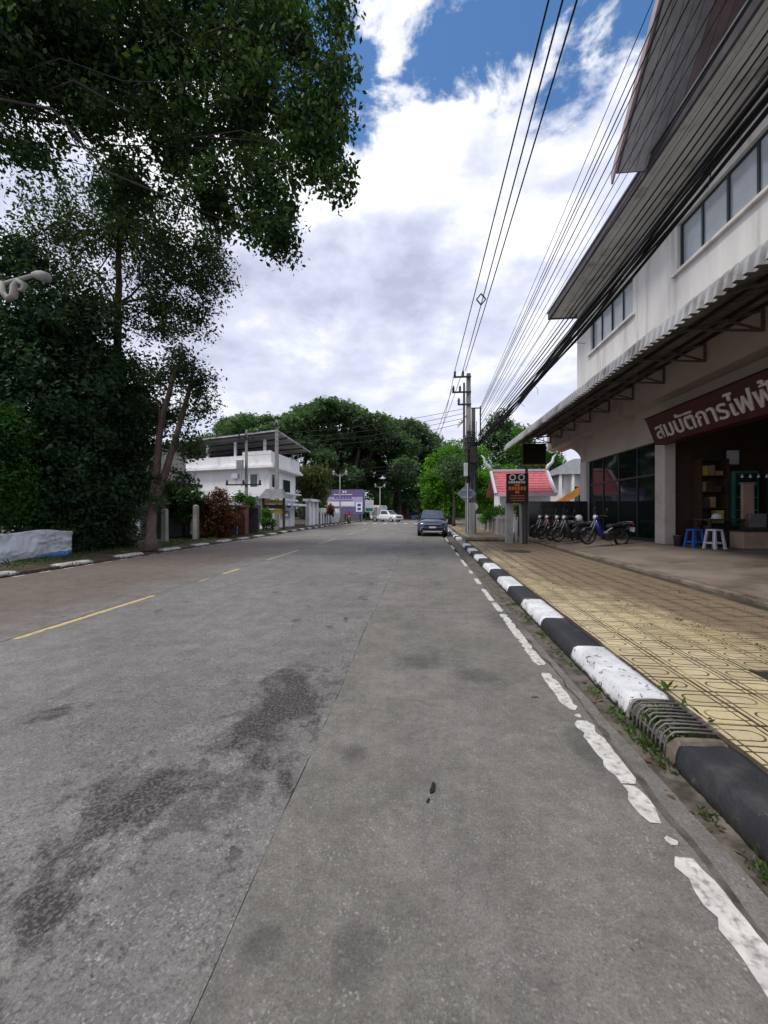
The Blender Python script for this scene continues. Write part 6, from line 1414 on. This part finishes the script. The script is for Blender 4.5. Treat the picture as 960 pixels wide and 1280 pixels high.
# great rain trees across the far end
def rain_tree(label, px, d, topy, halfw, ybot, seed, n, size=.52, skew=0.0, dens=.5):
    rg = random.Random(seed); blobs = []; s = d / 480.0
    cx, cz = px, topy
    hpx = (ybot - topy)
    for k in range(90):
        a = rg.uniform(-1, 1); b = rg.uniform(-1, 1)
        if a * a + b * b > 1: continue
        top = topy + hpx * .50 * (a * a) ** 1.1 + rg.uniform(0, hpx * .13) + hpx * .10
        c = P(cx + a * halfw * .86, top, d + b * halfw * s * .6); r = rg.uniform(.12, .20) * min(halfw, 85) * s
        blobs.append((c, (r, r, r * .62)))
    for k in range(22):
        a = rg.uniform(-1, 1); c = P(cx + a * halfw * .9, topy + hpx * (.45 + .45 * rg.random()), d + rg.uniform(-.5, .5) * halfw * s); r = rg.uniform(.12, .2) * min(halfw, 85) * s
        blobs.append((c, (r, r, r * .7)))
    q = P(px + skew, 640, d); q.z = -.05; fork = P(px + skew * .5, 600, d)
    lim = [(2, b[0], .38) for b in blobs[::5]]
    return tree('rain_tree', label, q, [q.lerp(fork, .5), fork], 1.0, .7, lim, blobs, int(n * 1.25), size, 'leafrain', 'bark', seed, group='rain trees at the road end', per=18, sig=.5, outer=.33, up=.6)
rain_tree('great rain tree with a domed crown and bare spreading limbs behind the white house', 414, 72, 496, 118, 612, 131, 88000)
rain_tree('great rain tree with a lower dark crown closing the far end of the road', 496, 80, 516, 80, 640, 132, 60000)
rain_tree('paler broad tree showing over the terrace roof of the white house', 322, 84, 514, 100, 606, 133, 40000)
rain_tree('dark tree arching over the road beyond the parked suv', 560, 92, 555, 60, 645, 134, 24000)
rain_tree('dark tree filling the gap behind the white pickup', 450, 96, 560, 70, 650, 135, 26000)
for k, (px, d) in enumerate(((380, 74), (445, 70), (498, 78), (528, 88))): 
    q = P(px, 640, d); q.z = -.05
    tree('bare_trunk_tree', ['tall trunk rising behind the drooping tree', 'dark trunk rising behind the roadside panel', 'pale trunk standing behind the shrine', 'dark trunk standing behind the parked suv'][k], q, [q + Vector((.3, 0, 4)), q + Vector((-.4, 0, 8)), q + Vector((.6, 0, 13))], .6, .3, [(3, q + Vector((3, 1, 17)), .25), (3, q + Vector((-3.5, -1, 16)), .25), (2, q + Vector((2.5, -1, 12)), .2)],
         [(q + Vector((0, 0, 16)), (8, 5, 2.5)), (q + Vector((5, 0, 14.5)), (5, 4, 2)), (q + Vector((-5, 0, 14)), (5, 4, 2))], 9000, .6, 'leafrain', 'bark', 140 + k, per=14, sig=.5)
# far wood closing the horizon
rg = random.Random(9); blobs = []
for k in range(90):
    x = -160 + 330 * k / 89 + rg.uniform(-3, 3); d = rg.uniform(118, 135); blobs.append((Vector((x, d, rg.uniform(3, 12))), (rg.uniform(5, 8), 4, rg.uniform(4, 7))))
for k in range(110):
    x = -60 + 110 * k / 109; blobs.append((Vector((x, rg.uniform(104, 116), rg.uniform(.5, 3.5))), (3.2, 2.5, 2.8)))
v, _ = leaf_mesh('x', blobs, 90000, 1.1, 'leafrain', 150, per=20, sig=1.0, outer=.4)
setp(quads_object('far_wood', v, 'leafrain', None, kind='stuff'), 'far belt of dark woodland closing the view', 'woodland')
# right hand trees
def big_right(name, label, px, d, blobs, n, size, mat, seed, **k): return small_tree(name, label, px, d, blobs, n, size, mat, 'bark', seed, r0=.25, r1=.1, **k)
big_right('bright_tree', 'bright green leafy tree beside the pavement behind the double pole', 563, 36, [pb(560, 590, 36, 30), pb(575, 570, 36, 22), pb(545, 605, 36, 22), pb(540, 620, 36, 14), pb(575, 610, 36, 28), pb(562, 628, 36, 22), pb(592, 575, 37, 20), pb(555, 575, 36, 15), pb(535, 630, 36, 8), pb(595, 605, 37, 22)], 26000, .24, 'leafbright', 151, per=12, sig=.26, outer=.4)
big_right('bright_tree', 'lower bright green tree beside the gatehouse roof', 612, 33, [pb(612, 600, 33, 17), pb(604, 615, 33, 16), pb(620, 590, 33, 10), pb(612, 628, 33, 16), pb(598, 600, 33, 12), pb(635, 590, 33.5, 10)], 10000, .2, 'leafbright', 152, per=12, sig=.22)
big_right('background_tree', 'tall dark green tree rising behind the gatehouse toward the shop', 632, 46, [pb(625, 530, 46, 16), pb(638, 545, 46, 20), pb(615, 550, 46, 17), pb(650, 560, 46, 20), pb(605, 570, 46, 14), pb(635, 575, 46, 22), pb(665, 580, 46, 18), pb(690, 590, 46, 18), pb(620, 600, 46, 16)], 20000, .32, 'leafrain', 153, per=14, sig=.34)
big_right('background_tree', 'yellowish green tree behind the gatehouse roof ridge', 660, 40, [pb(655, 545, 40, 13), pb(645, 560, 40, 12), pb(672, 570, 40, 16), pb(690, 575, 40, 14), pb(705, 590, 40, 14), pb(665, 590, 40, 16), pb(720, 600, 40, 14)], 11000, .26, 'leafgrass', 154, per=12, sig=.26)
shrub('hedge_plant', 'bushy green plants spilling over the balustrade fence', 620, 660, 20.5, [pb(622, 641, 20.5, 9), pb(612, 644, 21.5, 8), pb(632, 640, 19.5, 6), pb(605, 648, 23, 7)], 2600, .11, 'leafgrass', 155, per=8, sig=.12)
shrub('hedge_plant', 'small plant showing between the two gate posts', 645, 660, 17.5, [pb(645, 634, 17.5, 5), pb(648, 640, 17.5, 4)], 500, .09, 'leafgrass', 156, per=8, sig=.08)
for k, (px, d) in enumerate(((556, 44), (567, 31), (549, 52))):
    q = P(px, 640, d); q.z = ZR - .02
    tree('pavement_tree', ['slim trunk street tree behind the suv bonnet line', 'slim trunk street tree closest to the diamond sign', 'slim trunk street tree furthest along the pavement'][k], q, [q + Vector((.05, 0, 1.5)), q + Vector((-.05, 0, 3.2))], .13, .09, [(2, q + Vector((.8, .3, 4.5)), .05), (2, q + Vector((-.8, -.2, 4.6)), .05)], [(q + Vector((0, 0, 4.8)), (1.6, 1.6, 1.1)), (q + Vector((.8, 0, 4.2)), (1, 1, .8))], 3500, .2, 'leafrain', 'bark', 160 + k, per=10, sig=.22)
